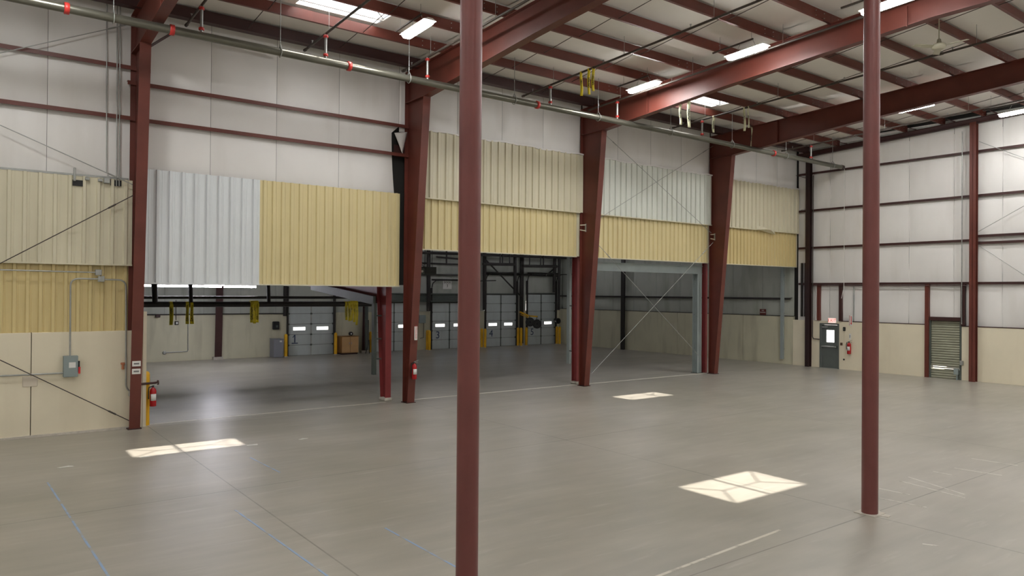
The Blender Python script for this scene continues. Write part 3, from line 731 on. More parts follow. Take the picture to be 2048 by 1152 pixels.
# extinguishers
def extinguisher(label, c, nrm, scale=1.0, bracket=True):
    """c: centre of the bottle's bottom; nrm: direction the wall faces"""
    t = thing('fire_extinguisher', label, 'extinguisher', c, 'fire extinguishers')
    c = Vector(c); s = scale; R = 0.075*s
    MB().lathe([(R*0.9, 0), (R, 0.015*s), (R, 0.36*s), (R*0.85, 0.41*s), (R*0.4, 0.44*s), (R*0.3, 0.46*s)], c, 'z', 18).build('cylinder', REDGLOSS, t)
    MB().lathe([(0.024*s, 0.45*s), (0.024*s, 0.50*s)], c, 'z', 10).build('valve', BLACK, t)
    n = Vector(nrm); sd = Vector((-n.y, n.x, 0))
    b = MB(); b.bar(c+Vector((0, 0, 0.50*s))-sd*0.02, c+Vector((0, 0, 0.555*s))+sd*0.13*s, 0.03*s, 0.014*s); b.bar(c+Vector((0, 0, 0.49*s)), c+Vector((0, 0, 0.47*s))+sd*0.11*s, 0.03*s, 0.012*s); b.build('handle', GALV, t)
    h = [c+Vector((0, 0, 0.48*s))-sd*0.02*s, c+Vector((0, 0, 0.46*s))-sd*0.09*s, c+Vector((0, 0, 0.38*s))-sd*0.105*s+n*0.02, c+Vector((0, 0, 0.18*s))-sd*0.10*s+n*0.02]
    MB().path(h, 0.013*s, 7).build('hose', BLACK, t)
    b = MB(); K = 8
    for i in range(K+1):
        a = -0.9+1.8*i/K; dv = n*math.cos(a)+sd*math.sin(a)
        for z in (0.14, 0.30): b.v.append(tuple(c+dv*(R+0.002)+Vector((0, 0, z*s))))
    for i in range(K): b.f.append((2*i, 2*i+2, 2*i+3, 2*i+1)); b.sm.append(True)
    b.build('paper_label', TAGWHITE, t).modifiers.new('s', 'SOLIDIFY').thickness = 0.001
    if bracket:
        b = MB(); w0 = c-n*(R+0.012)
        b.bar(w0+Vector((0, 0, 0.08*s)), w0+Vector((0, 0, 0.42*s)), 0.05, 0.014) ; b.build('bracket', BLACK, t)
    return t
p = on_end(1698, 708, 0.2); extinguisher('red fire extinguisher hung on the cream wall right of the exit door', (XE-0.2, p.y, p.z), (-1, 0, 0), 1.15)
def plate(name, label, cat, c, n, wid, hei, m, th=0.006, border=None):
    t = thing(name, label, cat, c); c = Vector(c); n = Vector(n); sd = Vector((-n.y, n.x, 0))
    if abs(n.x) > abs(n.y): b = MB().box(c.x-n.x*0.001, c.x+n.x*th, c.y-wid/2, c.y+wid/2, c.z-hei/2, c.z+hei/2)
    else: b = MB().box(c.x-wid/2, c.x+wid/2, c.y-n.y*0.001, c.y+n.y*th, c.z-hei/2, c.z+hei/2)
    b.build('panel', m, t)
    return t
p = on_end(1701, 641, 0.13); t = plate('extinguisher_sign', 'vertical white and red fire extinguisher sign above the hung extinguisher', 'sign', (XE-0.125, p.y, p.z), (-1, 0, 0), 0.17, 0.48, TAGWHITE)
lettering('FIRE EXTINGUISHER', 0.052, SIGNRED, t, (XE-0.134, p.y+0.04, p.z), (-1, 0, 0), up=(0, 1, 0))
MB().ext('x', [(p.y-0.02, p.z+0.2), (p.y-0.05, p.z+0.2), (p.y-0.05, p.z-0.12), (p.y-0.08, p.z-0.12), (p.y-0.035, p.z-0.2), (p.y+0.01, p.z-0.12), (p.y-0.02, p.z-0.12)], XE-0.134, XE-0.131).build('arrow', SIGNRED, t)
p = on_end(1700, 673); t = plate('small_wall_sign', 'narrow dark lettered tag between the extinguisher and its sign', 'sign', (XE-0.105, p.y, p.z), (-1, 0, 0), 0.10, 0.27, TAGWHITE)
lettering('FIRE', 0.07, INK, t, (XE-0.114, p.y, p.z), (-1, 0, 0), up=(0, 1, 0))
p = on_end(1689, 658); t = thing('alarm_horn', 'small black alarm horn on the cream wall beside the exit door', 'alarm', (XE-0.1, p.y, p.z))
MB().cham(XE-0.17, XE-0.1, p.y-0.055, p.y+0.055, p.z-0.09, p.z+0.09, 0.012).build('body', BLACK, t); MB().lathe([(0.035, 0), (0.045, 0.02)], (XE-0.17, p.y, p.z), (-1, 0, 0), 12).build('horn', DKGRAY, t)
q = on_end(1688, 719); MB().path([(XE-0.107, p.y, p.z-0.09), (XE-0.107, q.y, q.z+0.03)], 0.008, 6).build('conduit', WAINSCOT, t); MB().cham(XE-0.14, XE-0.1, q.y-0.035, q.y+0.035, q.z-0.035, q.z+0.035, 0.006).build('outlet', BLACK, t)
p = on_end(1683, 688); t = thing('pull_station', 'small brown switch box at push bar height beside the exit door', 'switch', (XE-0.1, p.y, p.z))
MB().cham(XE-0.14, XE-0.1, p.y-0.055, p.y+0.055, p.z-0.065, p.z+0.065, 0.008).build('box', mat('switch_brown', (110, 84, 62), 0.5), t); MB().box(XE-0.147, XE-0.14, p.y-0.02, p.y+0.02, p.z-0.03, p.z+0.03).build('toggle', BLACK, t)
# conduits on the end wall
b = MB(); p0 = on_end(1625, 640, 0.2); 
cy = 19.62
tag(MB().path([(XE-0.16, cy, 9.2), (XE-0.16, cy, 1.45), (XE-0.16, cy-0.05, 1.35), (XE-0.16, cy-0.35, 1.34)], 0.024, 8).build('wall_conduit', DARKPIPE), 'dark conduit beside the corner column bending toward the exit door', 'conduit')
for (px0, px1, z0, z1, lab) in ((1687.5, 1687, 3.3, 9.6, 'thin white cord hanging down the end wall above the exit door'), (1923, 1922, 2.3, 10.2, 'white conduit on the end wall right of the roll-up door')):
    y = on_end(px0, 450, 0.24).y
    tag(MB().path([(XE-0.2, y, z1), (XE-0.2, y, (z0+z1)/2), (XE-0.2, y, z0+0.5), (XE-0.19, y+(0.12 if z0 > 3 else 0), z0)], 0.012 if z0 > 3 else 0.02, 6).build('hanging_cable' if z0 > 3 else 'wall_conduit', WHITE if z0 > 3 else GALV), lab, 'conduit')
y = on_end(1708, 610, 0.05).y
tag(MB().path([(XE-0.06, y, 2.25), (XE-0.06, y, 3.9)], 0.03, 8).build('wall_pipe', GALV), 'grey vertical pipe on the insulation right of the exit door', 'pipe')
# torn insulation bundle by the corner
b = MB(); yc = 19.5
for i in range(9):
    z = 2.26+i*0.2; b.v += []
b.path([(XE-0.05, yc+0.02*math.sin(i*1.9), 2.24+i*0.21) for i in range(9)], [0.05+0.02*math.sin(i*2.7) for i in range(9)], 9)
tag(b.build('insulation_roll', INSUL), 'crumpled white insulation edge beside the corner column', 'insulation')
# brace rods on the end wall
for (a, c, lab) in (((1958, 283), (2048, 316), 'upper brace rod on the end wall right of its column'), ((1957, 463), (2060, 405), 'middle brace rod on the end wall right of its column'), ((1958, 491), (2060, 558), 'lower brace rod on the end wall right of its column')):
    p = on_end(*a, 0.16); q = on_end(*c, 0.16); q = p+(q-p)*3.0
    tag(MB().path([p, q], 0.011, 6).build('brace_rod', GALV), lab, 'brace rod', 'brace rods')

# ------------------------------------------------------------------ roll-up door
d2 = sroot('door_2', 'grey roll-up shutter door with two bright gaps near the floor')
nS = 24; sh = RZ/nS; slm = {}
def slat(z0, h, y0=RY0+0.03, y1=RY1-0.03):
    pr = [(XE-0.02, z0), (XE-0.045, z0+h*0.25), (XE-0.05, z0+h*0.6), (XE-0.03, z0+h*0.9), (XE-0.02, z0+h), (XE-0.005, z0+h), (XE-0.015, z0+h*0.9), (XE-0.035, z0+h*0.6), (XE-0.03, z0+h*0.25), (XE-0.005, z0)]
    if 's' not in slm:
        pr0 = [(p_[0], p_[1]-z0) for p_ in pr]; slm['s'] = MB().ext('y', pr0, y0, y1).mesh('slat', SLAT)
    return put('slat', slm['s'], d2, (0, 0, z0))
for i in range(nS):
    z = i*sh
    if i in (4,): continue
    slat(z, sh)
# the torn slat leaves two thin gaps: a narrower loose slat hangs between
MB().ext('y', [(XE-0.05, 4.28*sh), (XE-0.02, 4.28*sh), (XE-0.02, 4.80*sh), (XE-0.05, 4.80*sh)], RY0+0.03, RY1-0.03).build('loose_slat', SLAT, d2)
MB().box(XE-0.06, XE-0.02, RY0+0.03, RY0+0.65, 4.0*sh, 4.14*sh).build('bent_strip', SLAT, d2)
MB().box(XE-0.06, XE-0.02, RY0+0.03, RY0+0.55, 4.85*sh, 5.0*sh).build('bent_strip', SLAT, d2)
b = MB(); b.box(XE-0.10, XE-0.0, RY0-0.03, RY0+0.04, 0, RZ); b.build('guide_rail', DKGRAY, d2)
b = MB(); b.box(XE-0.10, XE-0.0, RY1-0.04, RY1+0.03, 0, RZ); b.build('guide_rail', DKGRAY, d2)
b = MB(); b.box(XE-0.2, XE-0.08, RY0+0.06, RY0+0.22, 0.22, 0.46); b.box(XE-0.16, XE-0.06, RY0+0.09, RY0+0.14, 0.0, 0.22); b.build('lock_box', BOXGRAY, d2)
MB().cham(XE-0.2, XE-0.1, RY0-0.12, RY0+0.0, 0.62, 0.80, 0.01).build('chain_bracket', GALV, d2)

# ------------------------------------------------------------------ sprinkler main, branches, tapes, lamps, fan
PY_, PZ_ = 18.0, 9.34
pm = thing('sprinkler_main', 'long grey sprinkler main pipe hanging below the roof beams', 'pipe', (15, PY_, PZ_))
xa, xb = -6.0, XE-0.42
MB().path([(xa, PY_, PZ_), (xb, PY_, PZ_)], 0.095, 20).build('pipe', PIPE, pm)
MB().lathe([(0.108, -0.16), (0.108, 0.0), (0.09, 0.03)], (xb, PY_, PZ_), 'x', 20).build('end_cap', DARKRED, pm)
for px in (132, 343, 698, 1075, 1548):
    x = aty(px, 130, PY_).x
    MB().lathe([(0.112, -0.05), (0.122, -0.045), (0.122, 0.045), (0.112, 0.05)], (x, PY_, PZ_), 'x', 18).build('coupling', COUPLING, pm)
def zbr(y): return rtop(y)-0.36
def riser(px, zt=10.0):
    x = aty(px, 150, PY_).x; b = MB()
    b.path([(x, PY_, PZ_+0.08), (x, PY_, zbr(PY_))], 0.035, 10); o = b.build('riser', GALV, pm)
    for z in (PZ_+0.13, zbr(PY_)-0.11): MB().lathe([(0.055, 0), (0.065, 0.02), (0.065, 0.05), (0.05, 0.07)], (x, PY_, z), 'z', 12).build('riser_coupling', COUPLING, o)
    return x
RX = [riser(px) for px in (402, 651, 855, 1101, 1235, 1405, 1623)]
def hanger(px, skew=0):
    x = aty(px, 150, PY_).x; b = MB()
    pts = [(x, PY_+0.115*math.cos(a), PZ_+0.125*math.sin(a)) for a in [math.pi*2*i/14 for i in range(14)]]
    b.path(pts, 0.012, 5, closed=True); b.path([(x, PY_, PZ_+0.2), (x, PY_+0.07, PZ_+0.1)], 0.012, 5); b.path([(x, PY_, PZ_+0.2), (x, PY_-0.07, PZ_+0.1)], 0.012, 5)
    b.path([(x, PY_, PZ_+0.19), (x, PY_, rtop(PY_)+0.24)], 0.009, 6)
    b.build('hanger', GALV, pm)
for px in (226, 560, 818, 1029, 1197, 1342, 1465, 1573, 1666): hanger(px)
# branch lines that follow the roof slope
BR = [(RX[0], 'beside the first roof beam'), (RX[1], 'under the left skylight'), (RX[2], 'just left of the second roof beam'), (RX[3], 'behind the near round post in mid bay'),
      (RX[4], 'just left of the third roof beam'), (RX[5], 'with the pale hanging tapes'), (RX[6], 'in the last bay by the end wall')]
for x, lab in BR:
    o = MB().path([(x, 19.45, zbr(19.45)), (x, RIDGE+0.3, zbr(RIDGE+0.3))], 0.032, 10).build('sprinkler_branch', DARKPIPE)
    t = tag(o, 'dark sprinkler branch pipe following the roof slope, '+lab, 'pipe', 'sprinkler branches')
    for y in (19.4, 16.0, 12.8, 9.5, 7.0): MB().lathe([(0.042, -0.05), (0.042, 0.05)], (x, y, zbr(y)), 'y', 10).build('fitting', DARKPIPE, o)
    for y in (17.9, 14.8, 11.7, 8.6): MB().path([(x+0.04, y, zbr(y)), (x+0.04, y, rtop(y)+0.2)], 0.007, 5).build('hanger_rod', GALV, o)
    for y in (18.9, 15.6, 12.4, 9.2):
        b = MB(); b.path([(x, y, zbr(y)+0.02), (x, y, zbr(y)+0.10)], 0.014, 6); b.lathe([(0.03, 0.098), (0.03, 0.105)], (x, y, zbr(y)), 'z', 8)
        b.build('sprinkler_head', GALV, o)

def tape(px, py0, py1, y, label, m=TAPE, wid=0.085, x=None, bend=0.0, txt='CAUTION', group='hanging tapes', zf=None, wr=(0.04, 'y', 0.03)):
    p = aty(px, py0, y); q = aty(px, py1, y); h = p.z-q.z
    if x is not None: p = atx(px, py0, x); q = atx(px, py1, x); h = p.z-q.z
    if zf: p.z = zf(p.y); h = p.z-q.z
    sd = Vector((0.8, -0.6, 0)); nn = Vector((-0.6, -0.8, 0))
    t = thing('caution_tape', label, 'tape', p, group)
    b = MB(); n = 10; ph = random.random()*6
    for j in range(n+1):
        v = j/n; c = Vector((p.x, p.y, p.z-h*v))+nn*(0.02*math.sin(4*v+ph))+sd*(bend*math.sin(math.pi*v)+0.012*math.sin(5*v+ph))
        tw = 0.35*math.sin(2.2*v+ph); s2 = sd*math.cos(tw)+nn*math.sin(tw)
        b.v += [tuple(c-s2*wid/2), tuple(c+s2*wid/2), tuple(c+s2*wid/2+nn*0.003), tuple(c-s2*wid/2+nn*0.003)]
    for j in range(n):
        a = j*4
        for i in range(4): b.f.append((a+i, a+(i+1) % 4, a+4+(i+1) % 4, a+4+i)); b.sm.append(True)
    b.f += [(0, 1, 2, 3), (4*n+3, 4*n+2, 4*n+1, 4*n)]; b.sm += [False, False]
    b.build('strip', m, t)
    MB().lathe([(wr[0], -wr[2]), (wr[0], wr[2])], (p.x, p.y+(0.1 if wr[1] == 'x' else 0), p.z), wr[1], 12).build('wrap', m, t)
    if txt and h > 0.5:
        lettering(txt, wid*0.8, INK, t, (p.x, p.y, p.z-h*0.52), nn, up=tuple(-sd), name='lettering', ext=0.012).scale = (1, 1, 1)
    return t
xb3 = RX[3]
tape(1163, 143, 192, 0, 'yellow tape strip hung from roof pipe, leftmost of three behind the near post', TAPE, x=xb3, zf=zbr)
tape(1178, 138, 189, 0, 'yellow tape strip hung from roof pipe, middle of three behind the near post', TAPE, x=xb3, zf=zbr)
tape(1186.5, 135, 182, 0, 'yellow tape strip hung from roof pipe, rightmost of three behind the near post', TAPE, x=xb3, zf=zbr)
xb5 = RX[5]
tape(1361, 206, 250, 0, 'pale tape strip under the far skylight, leftmost of its row', CLEARTAPE, x=FX[3]+0.1, zf=lambda y: rbot(y)-0.03)
tape(1378, 197, 255, 0, 'pale tape strip under the far skylight, second and longest of its row', CLEARTAPE, 0.11, x=FX[3]+0.1, zf=lambda y: rbot(y)-0.03)
tape(1427, 232, 265, 0, 'short pale tape strip hanging from the bright branch pipe', CLEARTAPE, x=xb5, zf=zbr)
tape(1489, 215, 262, 0, 'pale tape strip left of the fourth roof beam', CLEARTAPE, x=xb5, zf=zbr)
tape(1497, 213, 256, 0, 'narrow pale tape strip left of the fourth roof beam', CLEARTAPE, 0.05, x=xb5, zf=zbr)
tape(1502, 254, 296, 0, 'curled tape strip against the fourth roof beam above the main pipe', CLEARTAPE, 0.07, x=FX[4]-0.04, bend=0.06)
tape(1586, 238, 281, PURY[2]-0.03, 'left tape strip hanging across the fourth roof beam', CLEARTAPE, 0.08)
tape(1593.5, 237, 278, PURY[2]-0.03, 'right tape strip hanging across the fourth roof beam', CLEARTAPE, 0.07)

# LED fixtures
def lamp(x, y, z, label, L=1.22, W=0.30):
    t = thing('ceiling_lamp', label, 'lamp', (x, y, z), 'hall ceiling lamps')
    sl = 0.0417
    def P(dx, dy, dz): return (x+dx, y+dy, z+dz-sl*dy)
    b = MB(); n = 8; prof = [(-W/2, 0.045), (-W/2, 0.015), (-W/2+0.04, -0.02), (W/2-0.04, -0.02), (W/2, 0.015), (W/2, 0.045)]
    V = []; rows = [(-L/2, 0.55), (-L/2+0.03, 0.85), (-L/2+0.09, 1), (L/2-0.09, 1), (L/2-0.03, 0.85), (L/2, 0.55)]
    for (dy, sc_) in rows: V += [P(px_*sc_, dy, pz_) for (px_, pz_) in prof]
    F = []; m = len(prof)
    for k in range(len(rows)-1): F += [(k*m+i, k*m+i+1, (k+1)*m+i+1, (k+1)*m+i) for i in range(m-1)]
    F += [tuple(range(m)), tuple(range((len(rows)-1)*m, len(rows)*m))]
    b.add(V, F); b.build('lens', LENS, t)
    h = MB(); V = [P(px_, dy, dz) for dy in (-L/2-0.02, L/2+0.02) for (px_, dz) in ((-W/2-0.03, 0.052), (W/2+0.03, 0.052), (0.07, 0.11), (-0.07, 0.11))]
    h.add(V, [(0, 1, 2, 3), (7, 6, 5, 4), (0, 4, 5, 1), (1, 5, 6, 2), (2, 6, 7, 3), (3, 7, 4, 0)]); h.build('housing', WHITE, t)
    h = MB(); h.bar(P(0, 1.15, 0.34), P(0, -0.2, 0.34), 0.04, 0.04); h.build('support_rail', DARKPIPE, t)
    for (a_, c_) in ((P(0, -0.3, 0.09), P(0, -0.18, 0.34)), (P(0, 0.35, 0.09), P(0, 0.21, 0.34)), (P(0, 0.9, 0.34), (x, y+0.9, rtop(y+0.9)+0.2)), (P(0, -0.15, 0.34), (x, y-0.15, rtop(y-0.15)+0.2))):
        MB().path([a_, c_], 0.006, 5).build('hanger_wire', GALV, t)
def lamp_at(px, py, z, label):
    p = atz(px, py, z); lamp(p.x, p.y, z+0.02, label)
lamp_at(835, 62, 10.05, 'lit ceiling lamp left of the second roof beam, near the left skylight')
lamp_at(1287.5, 177, 10.05, 'lit ceiling lamp on the third roof beam, nearest the dividing wall')
lamp_at(1493.5, 108, 10.1, 'lit ceiling lamp on the third roof beam, left of the far round post')
lamp_at(1777, 13, 10.15, 'lit ceiling lamp partly behind the far round post')
lamp_at(1830.5, 218, 10.05, 'lit ceiling lamp below the fourth roof beam, right of the far round post')
lamp_at(1652, 259, 10.0, 'small distant lit lamp below the fourth roof beam, left of the far post')
p = atz(1997, 232, 10.1); lamp(p.x, p.y-0.65, 10.1, 'lit ceiling lamp at the right edge above the end wall')
for (x, y) in ((1.6, 16.2), (-6.2, 16.2), (-6.2, 10), (1.6, 4), (-6.2, 3), (9.3, 3), (17, 2.5), (25, 4), (31, 4), (9.3, -3.5), (1.6, -3.5), (17, -3.5), (25, -3.5), (31, -3.5), (-6.2, -4)):
    lamp(x, y, rtop(y)-0.45, 'ceiling lamp over the unseen part of the hall')

# ceiling fan
fp_ = atz(1878, 92, 9.95); FXc, FYc = fp_.x, fp_.y
t = thing('ceiling_fan', 'white three-bladed ceiling fan hanging from a purlin at right', 'fan', (FXc, FYc, 9.9))
zr = rtop(FYc)
MB().lathe([(0.02, 0), (0.075, 0.03), (0.09, 0.1), (0.09, 0.16), (0.06, 0.18)], (FXc, FYc, zr-0.10), 'z', 18).build('canopy', FANWHITE, t)
MB().path([(FXc, FYc, 10.02), (FXc, FYc, zr-0.08)], 0.016, 8).build('downrod', FANWHITE, t)
MB().lathe([(0.10, -0.06), (0.17, -0.03), (0.18, 0.03), (0.14, 0.08), (0.06, 0.10), (0.045, 0.2), (0.02, 0.22)], (FXc, FYc, 9.92), 'z', 22).build('motor', FANWHITE, t)
for k in range(3):
    a = math.radians(28+120*k); u = Vector((math.cos(a), math.sin(a), 0)); v = Vector((-math.sin(a), math.cos(a), 0)); b = MB(); V = []
    for (r, w0, w1) in ((0.15, -0.04, 0.04), (0.26, -0.075, 0.075), (0.70, -0.07, 0.085)):
        for (w_, dz) in ((w0, -0.012), (w1, 0.012)):
            for th in (0, 0.008): V.append(Vector((FXc, FYc, 9.93))+u*r+v*w_+Vector((0, 0, dz+th)))
    F = []
    for s_ in range(2):
        o_ = s_*4; F += [(o_, o_+2, o_+6, o_+4), (o_+1, o_+5, o_+7, o_+3), (o_, o_+4, o_+5, o_+1), (o_+2, o_+3, o_+7, o_+6)]
    F += [(0, 1, 3, 2), (8, 10, 11, 9)]
    b.add(V, F); b.build('blade', FANWHITE, t)
# small angle brackets on the lower flange of the third beam
p = atx(1814, 62, FX[3]-0.13)
tag(MB().bar((FX[3]-0.14, p.y, rbot(p.y)-0.05), (FX[3]-0.14, p.y, rbot(p.y)+0.45), 0.04, 0.03).build('beam_bracket', RED), 'small bracket plate on the third roof beam by the ceiling fan', 'bracket')

# ------------------------------------------------------------------ brace rods in the dividing wall
YR = 20.12
def rod(a, c, label, y=YR, r=0.011, m=GALV, extend=1.0):
    p = aty(*a, y); q = aty(*c, y); q = p+(q-p)*extend
    t = tag(MB().path([p, q], r, 6).build('brace_rod', m), label, 'brace rod', 'brace rods')
    tb = p+(q-p)*0.07; tc = p+(q-p)*0.10
    MB().path([tb, tc], r*1.8, 6).build('turnbuckle', m, t)
rod((1209, 268), (1402, 447), 'upper brace rod falling to the right across the white siding', extend=1.12)
rod((1426, 292), (1200, 436), 'upper brace rod rising to the right across the white siding')
rod((1197, 490), (1402, 716), 'lower brace rod falling to the right across the open bay')
rod((1426, 485), (1184, 746), 'lower brace rod rising to the right across the open bay')
rod((266, 47), (0, 106), 'top brace rod on the left wall near the main pipe', y=20.3, extend=2.0)
rod((265, 369), (0, 250), 'brace rod on the left wall falling to the conduit boxes', y=20.3, extend=2.0)
rod((266, 391), (0, 527), 'brace rod across the cream siding on the left wall', y=20.3, extend=2.0, m=DARKPIPE)
rod((266, 845), (0, 720), 'lowest brace rod on the left wall reaching the column foot', y=20.3, extend=2.0, m=DARKPIPE)
# eave wall bracket near the corner
p = aty(1592, 351, 20.1)
tag(MB().path([(XE-0.2, 19.9, p.z+0.1), (p.x, 20.1, p.z), (XE-0.2, 19.9, p.z-0.1)], 0.02, 6).build('wall_bracket', DARKRED), 'dark triangular bracket sticking out beside the corner column', 'bracket')
p = aty(297, 106, 20.0); q = aty(337, 65, 20.0)
tag(MB().bar((FX[1]+0.1, 19.5, p.z), (FX[1]+0.75, 19.9, p.z+0.62), 0.05, 0.05).build('knee_brace', DARKRED), 'short dark knee brace on the first wall column below the main pipe', 'brace')

# ------------------------------------------------------------------ left wall electrical
def cond(pts, r, label, m=GALV, y=YW-0.13, parts=None):
    P_ = [aty(a[0], a[1], y) for a in pts]
    # round the corners
    Q = [P_[0]]
    for i in range(1, len(P_)-1):
        a = P_[i]; u = (P_[i-1]-a); v = (P_[i+1]-a); d = min(0.18, u.length*0.45, v.length*0.45)
        if u.normalized().dot(v.normalized()) < -0.98: Q.append(a); continue
        s_, e_ = a+u.normalized()*d, a+v.normalized()*d
        for k in range(5):
            tt = k/4; Q.append(s_*(1-tt)**2+a*2*tt*(1-tt)+e_*tt*tt)
    Q.append(P_[-1])
    return tag(MB().path(Q, r, 8).build('wall_conduit', m), label, 'conduit', 'wall conduits')
cond([(-60, 538), (192, 545)], 0.017, 'horizontal conduit on the yellow siding ending at the upper junction box')
cond([(196, 558), (141, 557), (140, 712)], 0.02, 'conduit bending down from the lower junction box to the disconnect switch')
cond([(205, 559), (252, 560), (252, 775), (262, 786)], 0.02, 'conduit from the lower junction box down the wall edge to column box')
cond([(-60, 755), (129, 746)], 0.02, 'conduit running along the cream wall to the disconnect switch')
cond([(214, -60), (213, 345)], 0.014, 'leftmost of the three thin vertical conduits on the left insulation')
cond([(235, -60), (233, 372)], 0.014, 'middle of the three thin vertical conduits on the left insulation', y=YW-0.12)
cond([(241, -60), (238.5, 372)], 0.014, 'rightmost of the three thin vertical conduits on the left insulation', y=YW-0.12)
def jbox(px, py, w_, h_, d_, label, m=BOXGRAY, y=YW-0.05, name='junction_box'):
    p = aty(px, py, y); t = thing(name, label, 'electrical box', p, 'electrical boxes')
    MB().cham(p.x-w_/2, p.x+w_/2, y-d_, y, p.z-h_/2, p.z+h_/2, 0.008).build('body', m, t)
    MB().box(p.x-w_/2+0.012, p.x+w_/2-0.012, y-d_-0.005, y-d_, p.z-h_/2+0.012, p.z+h_/2-0.012).build('cover', m, t)
    return t, p
jbox(196, 545, 0.14, 0.14, 0.12, 'upper grey junction box on the yellow siding', GALV)
jbox(201.5, 558, 0.14, 0.14, 0.12, 'lower grey junction box on the yellow siding', GALV)
t, p = jbox(140, 732, 0.30, 0.50, 0.16, 'grey disconnect switch on the cream wall', BOXGRAY, YW-0.05, 'disconnect_switch')
MB().box(p.x+0.15, p.x+0.19, YW-0.17, YW-0.10, p.z-0.14, p.z+0.12).build('lever_guard', BLACK, t); MB().box(p.x+0.16, p.x+0.20, YW-0.2, YW-0.16, p.z-0.18, p.z-0.02).build('lever', SIGNRED, t)
MB().box(p.x-0.04, p.x+0.10, YW-0.218, YW-0.214, p.z-0.03, p.z+0.1).build('label', TAGWHITE, t)
jbox(149, 349, 0.05, 0.32, 0.06, 'short galvanised strut standing on top of the cream siding', GALV, YW-0.08, 'strut_channel')
jbox(174, 358, 0.1, 0.07, 0.08, 'left conduit fitting on the siding top edge', GALV, YW-0.08, 'conduit_fitting')
jbox(200, 361, 0.1, 0.07, 0.08, 'middle conduit fitting on the siding top edge', GALV, YW-0.08, 'conduit_fitting')
jbox(213, 362, 0.13, 0.13, 0.1, 'square box where the left conduit meets the siding top', GALV, YW-0.08)
for (px, lab) in ((157, 'black cutout in the siding top below the strut'), (232, 'black cutout in the siding top below the paired conduits')):
    p = aty(px, 366, YW-0.095); MB().box(p.x-0.12, p.x+0.12, YW-0.096, YW-0.06, p.z-0.07, p.z+0.07).build('siding_cutout', BLACK, wd)
jbox(60, 763, 0.30, 0.24, 0.012, 'pale square patch plate on the lower cream wall', mat('pale_patch', (214, 204, 186), 0.6), YW-0.05, 'patch_plate')
t, p = jbox(245, 727, 0.09, 0.05, 0.07, 'small rusty hose bibb on the cream wall by the first column', mat('rusty_brown', (186, 120, 84), 0.6), YW-0.05, 'hose_bibb')
MB().lathe([(0.03, 0), (0.022, 0.12)], (p.x, YW-0.1, p.z-0.14), 'z', 8).build('spout', MATS['rusty_brown'], t)
t, p = jbox(263, 786, 0.14, 0.14, 0.1, 'grey box on the side of the first column', GALV, 20.22)
for (pz, txt, which) in ((727, 'KEEP', 'upper'), (742.5, 'CLEAR', 'lower')):
    pp = aty(271, pz, 20.1); yy = 20.2-(20.2-19.36)*pp.z/9.36-0.014
    t = plate('column_tag', '%s small white sign on the first wall column' % which, 'sign', (FX[1], yy, pp.z), (0, -1, 0), 0.19, 0.13, TAGWHITE)
    MB().box(FX[1]-0.06, FX[1]+0.06, yy-0.0075, yy-0.006, pp.z-0.02, pp.z+0.02).build('faded_print', mat('faded_print_'+which, (120, 120, 118), 0.6), t)
# bollard with fire valve and extinguisher by the first column
bx, by = FX[1]+0.34, YW+0.16
t = thing('bollard', 'yellow bollard behind the first wall column', 'bollard', (bx, by, 0), 'yellow bollards')
MB().lathe([(0.085, 0), (0.085, 1.28), (0.075, 1.33), (0.04, 1.37)], (bx, by, 0), 'z', 20).build('post', YELLOW, t)
b = MB(); b.box(FX[1]+0.22, FX[1]+0.30, YW-0.06, YW+0.26, 0, 2.9); tag(b.build('opening_jamb', WAINSCOT), 'cream jamb board at the left edge of the dock opening', 'jamb')
zz = 1.08; t = thing('guard_rail_hook', 'dark red hook bar beside the yellow bollard', 'bracket', (bx, by-0.2, zz))
MB().path([(FX[1]+0.12, YW-0.1, zz), (bx+0.22, YW-0.04, zz+0.01)], 0.028, 8).build('bar', DARKRED, t); MB().lathe([(0.06, 0), (0.06, 0.03)], (bx+0.22, YW-0.04, zz+0.01), 'x', 12).build('cap', DARKRED, t)
extinguisher('dark red fire extinguisher hanging beside the yellow bollard', (bx+0.12, YW-0.06, 0.50), (0, -1, 0), 1.05, False)
p = aty(823, 760, 20.0); extinguisher('fire extinguisher strapped to the second wall column', (FX[2]+0.02, 20.02, p.z+0.02), (0, -1, 0), 1.05)
p = aty(829, 660, 20.0); yy = 20.2-(20.2-19.36)*p.z/9.36-0.016
t = plate('extinguisher_sign', 'tall narrow white sign on the second wall column', 'sign', (FX[2]+0.04, yy, p.z), (0, -1, 0), 0.10, 0.62, TAGWHITE)
lettering('FIRE EXTINGUISHER', 0.062, SIGNRED, t, (FX[2]+0.04, yy-0.008, p.z), (0, -1, 0), up=(1, 0, 0))

# ------------------------------------------------------------------ dock: shell
wb = sroot('wall_far', 'dock back wall with cream base and grey insulation above')
DOORS = []     # (x0,x1,ztop,number)
for (pl, pr_, top_px, num) in ((574, 668, 596, '1'), (786, 826, 606, '2'), (861, 918, 606, '3'), (969, 1032, 590, '4'), (1052, 1110, 589, '5')):
    x0 = aty(pl, 650, YB).x; x1 = aty(pr_, 650, YB).x
    if num == '2': x0 = x1-2.55
    if num == '3': x1 = x0+2.65
    zt = aty((pl+pr_)/2, top_px, YB).z
    DOORS.append((x0, x1, zt, num))
DOORS[0] = (DOORS[0][0], DOORS[0][1], DOORS[1][2]-0.0, '1')
edges = [XL]+[v for d in DOORS for v in d[:2]]+[XE+0.2]
b = MB()
for i in range(0, len(edges), 2): b.box(edges[i], edges[i+1], YB+0.06, YB+0.2, 0, 7)
for d in DOORS: b.box(d[0], d[1], YB+0.06, YB+0.2, d[2], 7)
b.build('wall_core', DKGRAY, wb)
